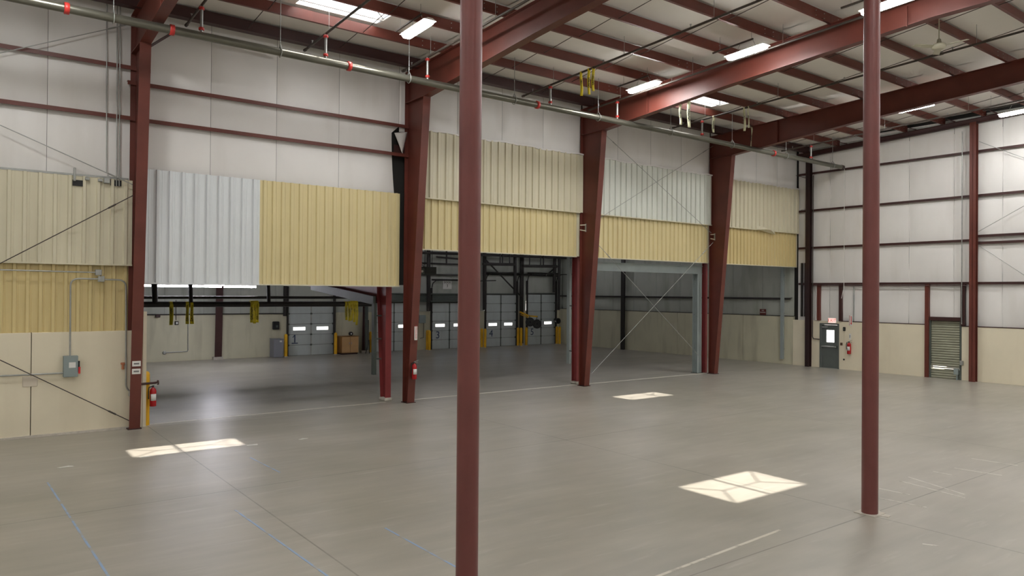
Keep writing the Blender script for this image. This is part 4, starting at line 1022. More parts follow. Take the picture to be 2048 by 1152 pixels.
for i in range(0, len(edges), 2):
    if edges[i+1]-edges[i] > 0.12: MB().cham(edges[i]+0.04, edges[i+1]-0.04, YB-0.04, YB+0.1, 0, 2.28, 0.006).build('wall_panel', DOCKWALL, wb)
for i in range(0, len(edges), 2):
    a = edges[i]
    while a < edges[i+1]-0.05:
        c = min(a+1.8, edges[i+1]); insul_strip('x', a, c, [2.28, 4.6, 7.0], YB+0.04, -1, DOCKINSUL, parent=wb); a = c
for d in DOORS: insul_strip('x', d[0]-0.02, d[1]+0.02, [d[2]+0.1, 4.6, 7.0], YB+0.035, -1, DOCKINSUL, parent=wb)
wr2 = sroot('wall_end', 'dock end wall with stained cream base and grey insulation above')
for (a, c) in ((YW+0.22, 23.6), (23.62, 28.0), (28.02, 32.2), (32.22, YB)): MB().cham(XE-0.06, XE+0.15, a, c, 0, 2.38, 0.006).build('wall_panel', DOCKWALL, wr2)
a = YW+0.2
while a < YB-0.05:
    c = min(a+1.8, YB); insul_strip('y', a, c, [2.38, 3.25, 7.0], XE+0.03, -1, DOCKINSUL, parent=wr2); a = c
MB().box(XE-0.08, XE+0.05, YW+0.2, YB, 2.38, 2.41).build('sill_angle', BLACKST, wr2)
girt('y', YW+0.3, YB-0.1, 3.25, XE+0.02, 1, BLACKST, 'black girt along the dock end wall')
cd = sroot('ceiling_low'); 
b = MB(); b.box(XL-0.2, XE+0.2, YW+0.26, YB+0.2, 6.95, 7.05); b.build('roof_deck', DOCKROOF, cd)
wl2 = MB().box(XL-0.3, XL, YF-0.3, YB+0.2, 0, 11.6).build('wall_left', INSUL); struct(wl2)
wf2 = MB().box(XL-0.3, XE+0.2, YF-0.3, YF, 0, 11.6).build('wall_front', INSUL); struct(wf2)
tag(MB().box(XE-0.02, XE, 0, 0.01, 0, 0.01).build('tmp', BLACK), 'x', 'x'); bpy.data.objects.remove(bpy.data.objects['tmp'])

# dock columns
def dock_col(x, y0, d0, d1, h, label, m=DOCKRED, w_=0.10, base=True):
    """front flange faces the hall and is vertical; web widens into the dock"""
    t = thing('dock_column', label, 'column', (x, y0, 0), 'dock columns')
    MB().box(x-w_, x+w_, y0-0.012, y0, 0, h).build('front_flange', m, t)
    MB().ext('x', [(y0, 0), (y0+d0, 0), (y0+d1, h), (y0, h)], x-0.007, x+0.007).build('web', m, t)
    MB().ext('x', [(y0+d0, 0), (y0+d0+0.012, 0), (y0+d1+0.012, h), (y0+d1, h)], x-w_, x+w_).build('inner_flange', m, t)
    if base: MB().cham(x-w_-0.03, x+w_+0.03, y0-0.05, y0+d0+0.06, 0, 0.10, 0.02).build('grout_pad', CONCRETE, t)
    return t
dock_col(10.98, 21.0, 0.30, 0.72, 4.6, 'red dock column with white grout foot left of the second wall column')
dock_col(18.93, 20.86, 0.26, 0.28, 5.6, 'red dock column with white grout foot behind the third wall column', w_=0.08)
dock_col(26.42, 20.78, 0.18, 0.18, 5.6, 'slim red dock column behind the fourth wall column', w_=0.06, base=False)
# red rafter of the low dock frame and grey track under it
t = thing('dock_beam', 'red dock roof beam above the opening behind the yellow panels', 'beam', (11, 21.3, 3.4))
MB().ext('x', [(21.6, 3.12), (31, 4.0), (31, 4.6), (21.0, 3.9)], 10.972, 10.988).build('web', DOCKRED, t)
MB().ext('x', [(21.6, 3.10), (31, 3.98), (31, 4.0), (21.6, 3.12)], 10.88, 11.08).build('bottom_flange', DOCKRED, t)
def track(x, y, z0, z1, rise, label, L=5.2, cx=None, cy=None):
    t = thing('door_track', label, 'door track', (x, y, z0), 'overhead door tracks')
    MB().ext('z', [(x-0.05, y-0.06), (x+0.05, y-0.06), (x+0.05, y-0.04), (x-0.03, y-0.04), (x-0.03, y+0.10), (x-0.05, y+0.10)], z0, z1).build('upright_track', GRAYST if 'grey' in label else DKGRAY, t)
    if L: MB().ext('x', [(y, z1-0.05), (y+L, z1-0.05+rise), (y+L, z1+0.22+rise), (y, z1+0.22)], x-0.05, x+0.03).build('overhead_track', DKGRAY, t)
    if cx is not None:
        for zz in (z0+0.5, (z0+z1)/2, z1-0.4): MB().bar((x, y, zz), (cx, cy, zz), 0.05, 0.04).build('bracket', DKGRAY, t)
    return t
track(10.72, 21.45, 0.80, 3.08, 0.47, 'dark green overhead door track beside the red dock column', cx=10.95, cy=21.42)
p = aty(1138, 727, 21.5); track(p.x, 21.5, p.z, 5.2, 0, 'grey upright door track left of the third wall column', 0, cx=18.9, cy=21.13)
p = aty(1395, 715, 21.6); track(p.x-0.12, 21.6, p.z, 4.5, 0, 'grey upright door track behind the grey portal column', 0, cx=25.95, cy=21.07)
p = aty(1597, 720, 21.3); 
track(min(p.x, XE-0.2), 21.2, aty(1597, 720, 21.2).z+0.12, 4.8, 0, 'grey upright door track by the dock end wall', 0, cx=XE-0.07, cy=21.2)
# grey portal frame in the fourth bay
t = thing('portal_frame', 'grey steel portal beam and column in the bay with crossed rods', 'frame', (22.5, 20.95, 0))
pz = aty(1300, 536, 20.95).z
b = MB(); zc = 4.50
b.box(18.95, 26.2, 20.88, 20.90, zc-0.17, zc+0.17); b.box(18.95, 26.2, 20.80, 20.99, zc+0.15, zc+0.17); b.box(18.95, 26.2, 20.80, 20.99, zc-0.17, zc-0.15); b.build('header_beam', GRAYST, t)
b = MB(); xc = 26.0
b.box(xc-0.15, xc+0.13, 20.80, 20.815, 0.0, zc-0.17); b.box(xc-0.15, xc+0.13, 21.06, 21.075, 0, zc-0.17); b.box(xc-0.02, xc, 20.80, 21.06, 0, zc-0.17); b.build('side_column', GRAYST, t)
MB().box(xc-0.19, xc+0.17, 20.74, 21.12, 0, 0.02).build('base_plate', DKGRAY, t)
# dock wall columns
def dark_col(px, plane, lab, m=BLACKST, z1=6.9, w_=0.26, onx=False, taper=0.0):
    if onx:
        y = atx(px, 640, XE-0.2).y; t = thing('dock_wall_column', lab, 'column', (XE-0.2, y, 0), 'dock wall columns')
        MB().box(XE-0.30, XE-0.28, y-w_/2, y+w_/2, 0, z1).build('front_flange', m, t); MB().box(XE-0.28, XE-0.07, y-0.01, y+0.01, 0, z1).build('web', m, t)
    else:
        x = aty(px, 640, YB-0.2).x; t = thing('dock_wall_column', lab, 'column', (x, YB-0.2, 0), 'dock wall columns')
        MB().ext('x', [(YB-0.30, 0), (YB-0.28, 0), (YB-0.28-taper, z1), (YB-0.30-taper, z1)], x-w_/2, x+w_/2).build('front_flange', m, t)
        MB().ext('x', [(YB-0.28, 0), (YB-0.05, 0), (YB-0.05, z1), (YB-0.28-taper, z1)], x-0.01, x+0.01).build('web', m, t)
        MB().box(x-w_/2-0.06, x+w_/2+0.06, YB-0.36, YB-0.05, 0, 0.14).build('grout_pad', CONCRETE, t)
    return t
dark_col(436, 0, 'dark red column on the dock back wall left of door one', DARKRED, 6.9, 0.34, taper=0.3)
dark_col(728, 0, 'dark red column on the dock back wall right of the tan cabinet', DARKRED, 6.9, 0.30, taper=0.2)
dark_col(1042, 0, 'black column on the dock back wall between doors four and five', BLACKST, 6.9, 0.26)
dark_col(1125, 0, 'black corner column on the dock back wall right of door five', BLACKST, 6.9, 0.26)
dark_col(1247, 0, 'black column on the dock end wall behind the crossed rods', BLACKST, 6.9, 0.3, onx=True)
# black short wall posts by the dock end wall
for (px, lab) in ((1604, 'left black post on the dock end wall near the corner'), (1611, 'right black post on the dock end wall near the corner')):
    y = atx(px, 600, XE-0.1).y
    tag(MB().box(XE-0.14, XE-0.07, y-0.05, y+0.05, 2.4, 5.0).build('wall_stud', BLACKST), lab, 'post', 'dock wall studs')
# ------------------------------------------------------------------ dock doors
for k, (x0, x1, zt, num) in enumerate(DOORS):
    d = sroot('door_%d' % (k+3), 'white sectional dock door number %s' % num if num != '2' else 'white sectional dock door behind the second wall column')
    rows = 6 if zt > 3 else 5
    hh = zt/rows; xm = (x0+x1)/2; wrow = 2
    wz0, wz1 = 1.56, 1.70
    wrow = int(1.62/hh)
    for r in range(rows):
        for (a, c) in ((x0+0.02, xm), (xm, x1-0.02)):
            z0, z1 = r*hh+0.008, (r+1)*hh-0.008
            if r == wrow and not (num == '5' and a < xm-0.1 and False):
                zc = z0+hh*0.55; cx = (a+c)/2; ww = min(0.34, (c-a)*0.28)
                b = MB(); b.box(a, cx-ww, YB-0.02, YB+0.03, z0, z1); b.box(cx+ww, c, YB-0.02, YB+0.03, z0, z1)
                b.box(cx-ww, cx+ww, YB-0.02, YB+0.03, z0, zc-0.09); b.box(cx-ww, cx+ww, YB-0.02, YB+0.03, zc+0.09, z1)
                s_ = b.build('door_section', DOCKDOOR, d)
                MB().box(cx-ww, cx+ww, YB+0.0, YB+0.006, zc-0.09, zc+0.09).build('window_pane', GLASS, s_)
            else:
                MB().cham(a, c, YB-0.02, YB+0.03, z0, z1, 0.009).build('door_section', DOCKDOOR, d)
    for r in range(rows+1): MB().box(x0, x1, YB+0.012, YB+0.045, max(0, r*hh-0.03), r*hh+0.03).build('joint_seal', BLACKST, d)
    MB().box(xm-0.035, xm+0.035, YB-0.035, YB-0.02, 0, zt).build('centre_stile', GALV if k == 0 else DKGRAY, d)
    for xx in (x0, x1):
        MB().box(xx-0.04, xx+0.03, YB-0.16, YB-0.03, 0, zt+0.9).build('track', BLACKST, d)
    b = MB()
    for r in range(1, rows):
        for xx in (x0+0.07, xm, x1-0.07): b.box(xx-0.05, xx+0.05, YB-0.05, YB-0.02, r*hh-0.045, r*hh+0.045)
    b.build('hinges', DKGRAY, d)['kind'] = 'stuff'
    b = MB()
    if num in '345': 
        zz = zt+0.85
        b.path([(x0, YB-0.1, zz), (x0, YB-0.25, zz+0.35), (x0, YB-0.6, zz+0.5), (x0, YB-3, zz+0.52)], 0.03, 6); b.path([(x1, YB-0.1, zz), (x1, YB-0.25, zz+0.35), (x1, YB-0.6, zz+0.5), (x1, YB-3, zz+0.52)], 0.03, 6)
        b.path([(x0-0.1, YB-0.3, zz+0.55), (x1+0.1, YB-0.3, zz+0.55)], 0.055, 8); b.build('torsion_shaft', BLACKST, d)
    if num != '2':
        lx = x0+(0.42 if num == '1' else 0.5); lz = hh*(wrow-0.5)+ (0.0 if num != '1' else 0.05)
        if num == '1': MB().box(lx-0.17, lx+0.17, YB-0.026, YB-0.02, lz-0.25, lz-0.20).build('number_serif', BLUEINK, d); MB().ext('y', [(lx-0.12, lz+0.10), (lx-0.02, lz+0.22), (lx+0.02, lz+0.22), (lx-0.10, lz+0.06)], YB-0.026, YB-0.02).build('number_serif', BLUEINK, d)
        lettering(num, 0.62, BLUEINK, d, (lx, YB-0.024, lz), (0, -1, 0), name='painted_number', ext=0.002)
# headers above doors
for (a, c, z, lab) in ((DOORS[1][0]-0.3, DOORS[2][1]+0.3, DOORS[1][2]+0.32, 'grey green header beam above dock doors two and three'),):
    tag(MB().ext('x', [(YB-0.22, z-0.26), (YB-0.05, z-0.26), (YB-0.05, z+0.26), (YB-0.22, z+0.26), (YB-0.22, z+0.2), (YB-0.1, z+0.18), (YB-0.1, z-0.18), (YB-0.22, z-0.2)], a, c).build('door_header', DKGRAY), lab, 'beam')
for (px0, px1, py, lab) in ((700, 800, 0, ''),): pass
girt('x', DOORS[2][0]-1.2, DOORS[2][1]+0.4, aty(890, 550, YB-0.1).z, YB+0.02, 1, BLACKST, 'lower black girt above dock door three')
girt('x', DOORS[2][0]-1.2, DOORS[2][1]+0.4, aty(890, 528, YB-0.1).z, YB+0.02, 1, BLACKST, 'upper black girt above dock door three')
girt('x', DOORS[3][0]-0.2, XE-0.3, aty(1040, 550, YB-0.1).z, YB+0.02, 1, BLACKST, 'black girt above dock doors four and five')
# dark conveyor-like roof braces seen above doors four and five
def dbar(a, c, y, label, r=0.05, m=BLACKST, name='dock_brace'):
    p = aty(*a, y); q = aty(*c, y)
    if abs(a[0]-c[0]) < 3: p.z = 6.95
    return tag(MB().path([p, q], r, 8).build(name, m), label, 'brace', 'dock braces')
dbar((968, 516), (1046, 597), YB-0.5, 'long diagonal black brace above dock door four', 0.05)
dbar((1092, 551), (1112, 534), YB-0.5, 'short diagonal black brace above dock door five', 0.05)
dbar((966, 528), (1028, 529), YB-1.2, 'black horizontal pipe above dock door four', 0.09)
dbar((1046, 532), (1114, 533), YB-1.2, 'black horizontal pipe above dock door five', 0.09)
dbar((838, 505), (1132, 516), YB-1.05, 'long black pipe just under the yellow siding edge', 0.08)
dbar((893, 506), (893, 530), YB-1, 'black drop pipe above dock door three', 0.05)
dbar((873, 514), (918, 518), YB-1, 'black pipe above the grey unit heater', 0.05)
for (px, lab) in ((1001, 'first'), (1006, 'second'), (1020, 'third'), (1060, 'fourth'), (1082, 'fifth'), (1088, 'sixth')):
    dbar((px, 508), (px-1, 530), YB-1.2, '%s thin black hanger from the left above doors four and five' % lab, 0.035)
dbar((1030, 505), (1030, 588), YB-0.6, 'thick black upright track right of dock door four', 0.11)
dbar((1110, 515), (1108, 585), YB-0.6, 'thick black upright track right of dock door five', 0.11)
dbar((1119, 515), (1117, 620), YB-0.9, 'black upright pipe in the far dock corner', 0.09)
dbar((969, 505), (969, 620), YB-0.4, 'black upright post left of dock door four', 0.12)
dbar((857, 510), (857, 622), YB-0.4, 'black upright post left of dock door three', 0.12)
# dock pipes behind the white panels
def dpipe(pts, y, r, label, m=BLACKST, name='dock_pipe'):
    P_ = [aty(a, b_, y) for (a, b_) in pts]
    if 'hanger' in label: P_[0].z = 6.95; P_[1].y = 28.0 if r > 0.06 else 29.5; P_[1].z = aty(pts[1][0], 609, 28).z if r > 0.06 else aty(pts[1][0], 595, 29.5).z
    return tag(MB().path(P_, r, 10).build(name, m), label, 'pipe', 'dock pipes')
dpipe([(240, 609), (742, 608)], 28.0, 0.10, 'thick black pipe crossing the dock behind the hanging yellow tapes')
dpipe([(240, 595), (738, 595)], 29.5, 0.055, 'thinner black pipe above the thick dock pipe')
dpipe([(240, 630), (570, 627)], YB-0.1, 0.03, 'thin dark pipe along the base top of the dock back wall')
dpipe([(297, 575), (297, 596)], 29.0, 0.07, 'thin black hanger left end of the dock pipes')
dpipe([(304, 575), (304, 606)], 28.5, 0.09, 'thick black hanger left end of the dock pipes')
dpipe([(375, 575), (375, 606)], 28.5, 0.07, 'black hanger of the dock pipes above the paired tapes')
dpipe([(530, 575), (529, 604)], 28.5, 0.07, 'dark hanger of the dock pipes right of the third tape bunch')
dpipe([(571, 572), (570, 632)], YB-0.1, 0.10, 'black upright post at the left of dock door one')
dpipe([(668, 588), (668, 708)], YB-0.1, 0.05, 'black upright track at the right of dock door one')
# hanging tapes in the dock
for k, (px, y0, y1, y, lab) in enumerate(((343, 609, 650, 27.7, 'yellow tape hanging from the dock pipe, leftmost and alone'),
        (375, 609, 648, 27.7, 'yellow tape on the dock pipe, left of the close pair'), (384, 610, 648, 27.7, 'yellow tape on the dock pipe, right of the close pair'),
        (504, 607, 645, 27.7, 'yellow tape on the dock pipe, left strip of the middle bunch'), (510, 607, 647, 27.7, 'yellow tape on the dock pipe, centre strip of the middle bunch'), (515, 607, 645, 27.7, 'yellow tape on the dock pipe, right strip of the middle bunch'),
        (693, 608, 640, 27.7, 'yellow tape by the red dock column, first of five'), (699, 608, 642, 27.7, 'yellow tape by the red dock column, second of five'), (704, 607, 641, 27.7, 'yellow tape by the red dock column, third of five'), (709, 607, 644, 27.7, 'yellow tape by the red dock column, fourth of five'), (714, 607, 650, 27.7, 'yellow tape by the red dock column, fifth of five'))):
    tape(px, y0, y1, 27.89, lab, TAPE, 0.13 if k < 6 else 0.10, group='dock tapes', wr=(0.108, 'x', 0.05))
# dock light strips
p = aty(286, 571.5, 30); q = aty(512, 574, 30); L = (q.x-p.x)/3.35
nm = ['leftmost', 'second', 'third', 'rightmost']
xs0 = p.x-0.3
seg = [(aty(a, 572, 30).x, aty(c, 574, 30).x) for (a, c) in ((250, 302), (307, 376), (381, 443), (448, 512))]
for k, (a, c) in enumerate(seg):
    t = thing('strip_light', '%s lit strip light tube in the dock below the white panels' % nm[k], 'lamp', ((a+c)/2, 30, 3.6), 'dock strip lights')
    MB().path([(a, 30, 3.60), (c, 30, 3.60)], 0.035, 10).build('tube', TUBE, t); MB().ext('x', [(29.92, 3.65), (30.08, 3.65), (30.04, 3.72), (29.96, 3.72)], a, c).build('housing', WHITE, t)
    h = MB(); h.path([((a+c)/2, 30, 3.7), ((a+c)/2, 30, 6.95)], 0.006, 5); h.build('hanger', GALV, t)
for (x, y, k) in ((14, 34, 0), (20, 30, 0), (27, 34, 0), (24, 26, 0), (30, 28, 0), (31, 34, 0), (21, 35, 0)):  # unseen tubes added high up to brighten the dock
    z = 6.4; t = thing('strip_light', 'unseen strip light added high in the dock to brighten it', 'lamp', (x, y, z), 'dock strip lights')
    MB().path([(x-0.6, y, z), (x+0.6, y, z)], 0.035, 10).build('tube', TUBE, t); MB().ext('x', [(y-0.08, z+0.05), (y+0.08, z+0.05), (y+0.04, z+0.12), (y-0.04, z+0.12)], x-0.62, x+0.62).build('housing', WHITE, t)
    MB().path([(x, y, z+0.1), (x, y, 6.95)], 0.008, 5).build('hanger', GALV, t)
t = thing('ceiling_lamp', 'oval lit lamp just under the edge of the white panels', 'lamp', aty(430, 569, 34), None); c_ = aty(430, 569.5, 34)
MB().lathe([(0.12, 0.06), (0.40, 0.03), (0.42, -0.02), (0.1, -0.05)], c_, 'z', 20).build('lens', TUBE, t); MB().path([c_+Vector((0, 0, 0.05)), (c_.x, c_.y, 6.95)], 0.012, 6).build('stem', GALV, t)

# bollards at the dock doors
bl = ((571.5, 712, 'yellow bollard left of dock door one'), (671, 707, 'yellow bollard between dock door one and the tan cabinet'), (741, 705, 'yellow bollard right of the dark red dock column'), (746.5, 705, 'second yellow bollard right of the dark red dock column'),
      (829.5, 700, 'yellow bollard mostly hidden behind the second wall column'), (854.5, 699, 'back bollard of the pair left of dock door three'), (858.5, 699.5, 'front bollard of the pair left of dock door three'),
      (963.5, 694, 'left bollard of the pair left of dock door four'), (970, 694, 'right bollard of the pair left of dock door four'), (1036, 691, 'left yellow bollard of three between doors four and five'),
      (1042, 692, 'middle yellow bollard of three between doors four and five'), (1052.5, 691, 'right yellow bollard of three between doors four and five'), (1113.5, 687.5, 'left yellow bollard right of dock door five'), (1119, 688, 'right yellow bollard right of dock door five'))
bme = MB().lathe([(0.085, 0), (0.085, 1.12), (0.075, 1.16), (0.04, 1.2)], (0, 0, 0), 'z', 14).mesh('bollard', YELLOW)
cme = MB().lathe([(0.11, 0), (0.105, 0.025), (0.09, 0.04)], (0, 0, 0), 'z', 14).mesh('collar', CONCRETE)
for k, (px, py, lab) in enumerate(bl):
    y = YB-0.55-(0.25 if k in (3, 6, 8, 10, 13) else 0); p = aty(px, py, y)
    t = thing('bollard', lab, 'bollard', (p.x, y, 0), 'yellow bollards')
    put('post', bme, t, (p.x, y, 0)); put('collar', cme, t, (p.x, y, 0))
# tan cabinet, grey bin, dispenser, panel, sign, heater, loading light
x0, x1 = aty(683.5, 690, YB-0.8).x, aty(717, 690, YB-0.8).x-0.35
t = thing('storage_cabinet', 'tan two-door cabinet against the dock back wall', 'cabinet', ((x0+x1)/2, YB-0.5, 0))
zt = aty(695, 672.5, YB-0.8).z
MB().cham(x0, x1+0.35, YB-0.8, YB-0.06, 0.08, zt-0.03, 0.008).build('carcass', OAKDARK, t)
MB().box(x0+0.03, x1+0.32, YB-0.75, YB-0.1, 0, 0.08).build('plinth', DARKRED, t)
MB().cham(x0-0.03, x1+0.38, YB-0.84, YB-0.05, zt-0.03, zt, 0.006).build('top', OAKDARK, t)
for k in range(2):
    w0 = (x1+0.35-x0)/2; dd = MB().cham(x0+0.01+k*w0, x0-0.01+(k+1)*w0, YB-0.825, YB-0.8, 0.10, zt-0.04, 0.006).build('cabinet_door', OAK, t)
    MB().box(x0+w0+(0.05 if k else -0.07), x0+w0+(0.07 if k else -0.05), YB-0.845, YB-0.825, 0.55, 0.68).build('handle', GALV, dd)
xq = x1+0.05; t2 = thing('tape_dispenser', 'small dark roll on top of the tan cabinet', 'roll', (xq, YB-0.5, zt))
MB().lathe([(0.11, -0.06), (0.11, 0.06)], (xq, YB-0.45, zt+0.11), 'y', 16).build('roll', BLACK, t2); MB().lathe([(0.045, -0.065), (0.045, 0.065)], (xq, YB-0.45, zt+0.11), 'y', 12).build('core', TAGWHITE, t2)
x0, x1 = aty(547.5, 700, YB-0.7).x, aty(566.5, 700, YB-0.7).x
t = thing('grey_bin', 'grey upright bin against the dock back wall left of door one', 'bin', ((x0+x1)/2, YB-0.4, 0)); zt = aty(555, 679, YB-0.7).z
MB().cham(x0, x1, YB-0.72, YB-0.1, 0.02, zt, 0.01).build('body', mat('bin_grey', (140, 142, 148), 0.5), t); MB().box(x0+0.3, x1-0.08, YB-0.726, YB-0.72, zt-0.14, zt-0.06).build('label', TAGWHITE, t); MB().cham(x0-0.015, x1+0.015, YB-0.735, YB-0.085, zt, zt+0.03, 0.008).build('lid', MATS['bin_grey'], t)
p = aty(551.5, 651, YB-0.1); t = thing('wall_dispenser', 'black wall dispenser above the grey bin', 'dispenser', p)
MB().cham(p.x-0.17, p.x+0.17, YB-0.2, YB-0.04, p.z-0.21, p.z+0.21, 0.03).build('body', BLACK, t); MB().box(p.x-0.02, p.x+0.08, YB-0.205, YB-0.2, p.z-0.1, p.z+0.02).build('window', DKGRAY, t)
p = aty(843, 638, YB-0.1); t = thing('electrical_panel', 'grey electrical panel left of dock door three', 'electrical box', p)
MB().cham(p.x-0.22, p.x+0.22, YB-0.24, YB-0.04, p.z-0.24, p.z+0.24, 0.012).build('cabinet', BOXGRAY, t); MB().box(p.x-0.19, p.x+0.19, YB-0.25, YB-0.24, p.z-0.21, p.z+0.21).build('cover', BOXGRAY, t)
MB().path([(p.x-0.16, YB-0.1, p.z+0.24), (p.x-0.16, YB-0.1, p.z+1.9)], 0.025, 7).build('conduit', GALV, t); MB().path([(p.x+0.16, YB-0.1, p.z-0.24), (p.x+0.16, YB-0.1, p.z-1.1), (p.x-0.08, YB-0.1, p.z-1.15)], 0.018, 7).build('lower_conduit', DARKPIPE, t)
p = aty(895, 568, YB-0.1); t = plate('dock_sign', 'white square dock sign with dark print above dock door three', 'sign', (p.x, YB-0.07, p.z), (0, -1, 0), 0.62, 0.62, TAGWHITE, 0.012)
lettering('DOCK', 0.17, INK, t, (p.x, YB-0.084, p.z+0.10), (0, -1, 0)); lettering('3', 0.24, INK, t, (p.x, YB-0.084, p.z-0.12), (0, -1, 0))
MB().box(p.x-0.29, p.x+0.29, YB-0.07, YB-0.02, p.z-0.05, p.z+0.05).build('standoff', GALV, t)
yh = 26.5; p0 = aty(842, 533, yh); p1 = aty(873, 551, yh); t = thing('unit_heater', 'dark louvred unit heater hanging behind the second wall column', 'heater', p0)
MB().cham(p0.x+0.15, p1.x, yh, yh+0.5, p1.z, p0.z, 0.01).build('body', BLACKST, t)
for i in range(6): z = p1.z+0.03+i*(p0.z-p1.z-0.06)/5; MB().bar((p0.x+0.17, yh-0.015, z), (p1.x-0.02, yh-0.015, z), 0.03, 0.02).build('louvre', DKGRAY, t)
MB().cham(p0.x-0.12, p0.x+0.15, yh-0.05, yh+0.4, p1.z+0.02, p0.z-0.04, 0.02).build('control_box', DKGRAY, t); MB().lathe([(0.05, 0), (0.05, 0.03)], (p0.x+0.02, yh-0.08, (p0.z+p1.z)/2-0.02), 'y', 12).build('dial', TAGWHITE, t)
MB().path([(p0.x-0.15, yh+0.1, p0.z+1.2), (p0.x-0.14, yh+0.1, p0.z+0.35), (p0.x+0.0, yh+0.1, p0.z+0.15), (p0.x+0.25, yh+0.15, p0.z+0.02)], 0.04, 8).build('flex_conduit', GALV, t)
MB().path([(p0.x+0.3, yh+0.2, p0.z), (p0.x+0.3, yh+0.2, 6.95)], 0.015, 6).build('hanger_rod', BLACKST, t); MB().path([(p1.x-0.1, yh+0.2, p0.z), (p1.x-0.1, yh+0.2, 6.95)], 0.015, 6).build('hanger_rod', BLACKST, t)
# articulated loading light / fan between doors four and five
yl = YB-1.0; a0 = aty(1040, 624, YB-0.3); a1 = aty(1058, 632, YB-1.2); a2 = aty(1075, 633, YB-1.8)
t = thing('dock_fan', 'yellow jointed arm with two black dock fans between doors four and five', 'dock fan', a0)
MB().bar(a0, a1, 0.06, 0.10).build('arm', YELLOW, t); MB().bar(a0+Vector((0.05, 0, -0.16)), a1+Vector((0, 0, -0.12)), 0.04, 0.05).build('arm', YELLOW, t); MB().bar(a1, a2, 0.06, 0.08).build('arm', YELLOW, t)
for (px, py) in ((1060, 644), (1074, 648)):
    c_ = aty(px, py, YB-1.7); ax = Vector((-0.35, -1, 0)).normalized(); nn = c_
    MB().lathe([(0.26, -0.05), (0.29, -0.05), (0.29, 0.05), (0.26, 0.05)], nn, ax, 20).build('fan_ring', BLACK, t)
    b = MB()
    for k in range(6):
        an = math.pi*k/6; u = Vector((math.cos(an)*0.94, -math.cos(an)*0.33, math.sin(an)))*0.27; b.path([nn+ax*0.06-u, nn+ax*0.06+u], 0.008, 5)
    b.build('guard', DKGRAY, t); MB().lathe([(0.08, -0.1), (0.08, 0.08), (0.05, 0.1)], nn, ax, 12).build('motor', BLACK, t)
    MB().path([nn+Vector((0, 0, 0.24)), nn+Vector((0, 0.05, 0.36)), a1 if px < 1065 else a2], 0.02, 6).build('bracket', BLACK, t)
c_ = aty(1116, 642, YB-0.5); t = thing('hose_reel', 'black round reel above the bollards right of dock door five', 'reel', c_)
MB().lathe([(0.17, -0.06), (0.19, -0.06), (0.19, 0.06), (0.17, 0.06)], c_, 'y', 18).build('drum', BLACK, t); MB().lathe([(0.06, -0.1), (0.06, 0.4)], c_, 'y', 10).build('axle', BLACK, t)
p = atx(1524.5, 624, XE-0.1); t = plate('warning_sign', 'small maroon warning sign on the dock end wall', 'sign', (XE-0.04, p.y, p.z), (-1, 0, 0), 0.36, 0.30, SIGNBROWN, 0.01)
lettering('NO', 0.08, TAGWHITE, t, (XE-0.052, p.y, p.z+0.08), (-1, 0, 0)); lettering('SMOKING', 0.07, TAGWHITE, t, (XE-0.052, p.y, p.z-0.02), (-1, 0, 0))
# small things on the dock back wall
def dcond(pts, r, label, m=GALV):
    return tag(MB().path([aty(a, b_, YB-0.08) for (a, b_) in pts], r, 7).build('wall_conduit', m), label, 'conduit', 'wall conduits')
dcond([(376, 640), (376, 700), (374, 703), (330, 705)], 0.022, 'bent conduit on the dock back wall below the paired tapes')
p = aty(329, 705.5, YB-0.06); tag(MB().lathe([(0.09, 0), (0.09, 0.05), (0.05, 0.06)], (p.x, YB-0.04, p.z), (0, -1, 0), 14).build('round_outlet', GALV), 'round outlet cover at the end of the bent conduit', 'outlet')
dcond([(352, 600), (352, 640)], 0.016, 'thin conduit dropping to a dark box on the dock back wall', DARKPIPE)
p = aty(353, 646, YB-0.05); t = thing('junction_box', 'dark square outlet box on the dock back wall near the first tape', 'electrical box', p)
MB().cham(p.x-0.08, p.x+0.08, YB-0.14, YB-0.03, p.z-0.09, p.z+0.09, 0.01).build('body', BLACKST, t); MB().box(p.x-0.045, p.x+0.045, YB-0.146, YB-0.14, p.z-0.05, p.z+0.05).build('face', TAGWHITE, t)
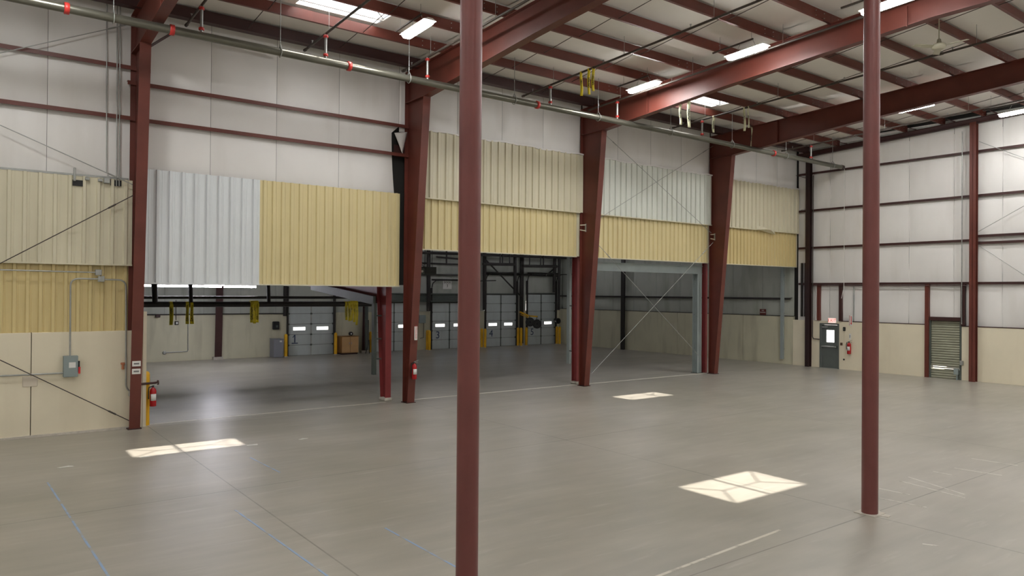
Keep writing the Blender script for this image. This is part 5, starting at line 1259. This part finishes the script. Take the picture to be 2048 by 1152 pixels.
p = aty(315, 632, YB-0.05); tag(MB().cham(p.x-0.1, p.x+0.1, YB-0.2, YB-0.05, p.z-0.07, p.z+0.07, 0.02).build('pipe_bracket', DARKRED), 'small dark bracket on the thin pipe of the dock back wall', 'bracket')
p = aty(288, 668, 28.0); 
# hanging cable by the dark red dock column
tag(MB().path([aty(737, 640, YB-0.7), aty(736, 690, YB-0.7), aty(730, 712, YB-0.75), aty(733, 715, YB-0.8), aty(739, 710, YB-0.8), aty(738, 680, YB-0.7)], 0.025, 6).build('hanging_cable', BLACK), 'looped black cable hanging beside the dark red dock column', 'cable')
tag(MB().bar(aty(733, 612, YB-0.6), aty(733, 700, YB-0.6), 0.2, 0.12).build('downpipe', DKGRAY), 'grey downpipe beside the dark red dock column', 'pipe')

# rod connection plates on the third and fourth columns, bent flashing in the last bay
for (px, py, i, lab) in ((1166, 456, 3, 'small pale rod bracket on the side of the third wall column'), (1424, 474, 4, 'small pale rod bracket on the side of the fourth wall column')):
    p = aty(px, py, 20.3); t = thing('rod_bracket', lab, 'bracket', (FX[i]-0.1, 20.3, p.z), 'rod brackets')
    for dz in (-0.10, 0.12): MB().bar((FX[i]-0.02, 20.28, p.z+dz), (FX[i]-0.30, 20.28, p.z+dz*0.8), 0.03, 0.035).build('lug', CREAMPANEL, t)
    MB().bar((FX[i]-0.01, 20.28, p.z-0.14), (FX[i]-0.01, 20.28, p.z+0.16), 0.06, 0.05).build('plate', GALV, t)
p = aty(1512, 452, YW-0.1); q = aty(1548, 463, YW-0.1); b = MB(); n = 8
for j in range(n+1):
    v = j/n; c = p+(q-p)*v; b.v += [(c.x, YW-0.11-0.10*math.sin(math.pi*v), c.z+0.05*math.sin(7*v)), (c.x+0.03, YW-0.14-0.16*math.sin(math.pi*v), c.z-0.10-0.05*math.cos(6*v)), (c.x, YW-0.105, c.z-0.14)]
for j in range(n):
    for i in range(2): a = j*3+i; b.f.append((a, a+1, a+4, a+3)); b.sm.append(False)
o = tag(b.build('bent_flashing', CREAMPANEL), 'crumpled piece of flashing at the siding seam in the last bay', 'flashing'); o.modifiers.new('s', 'SOLIDIFY').thickness = 0.004
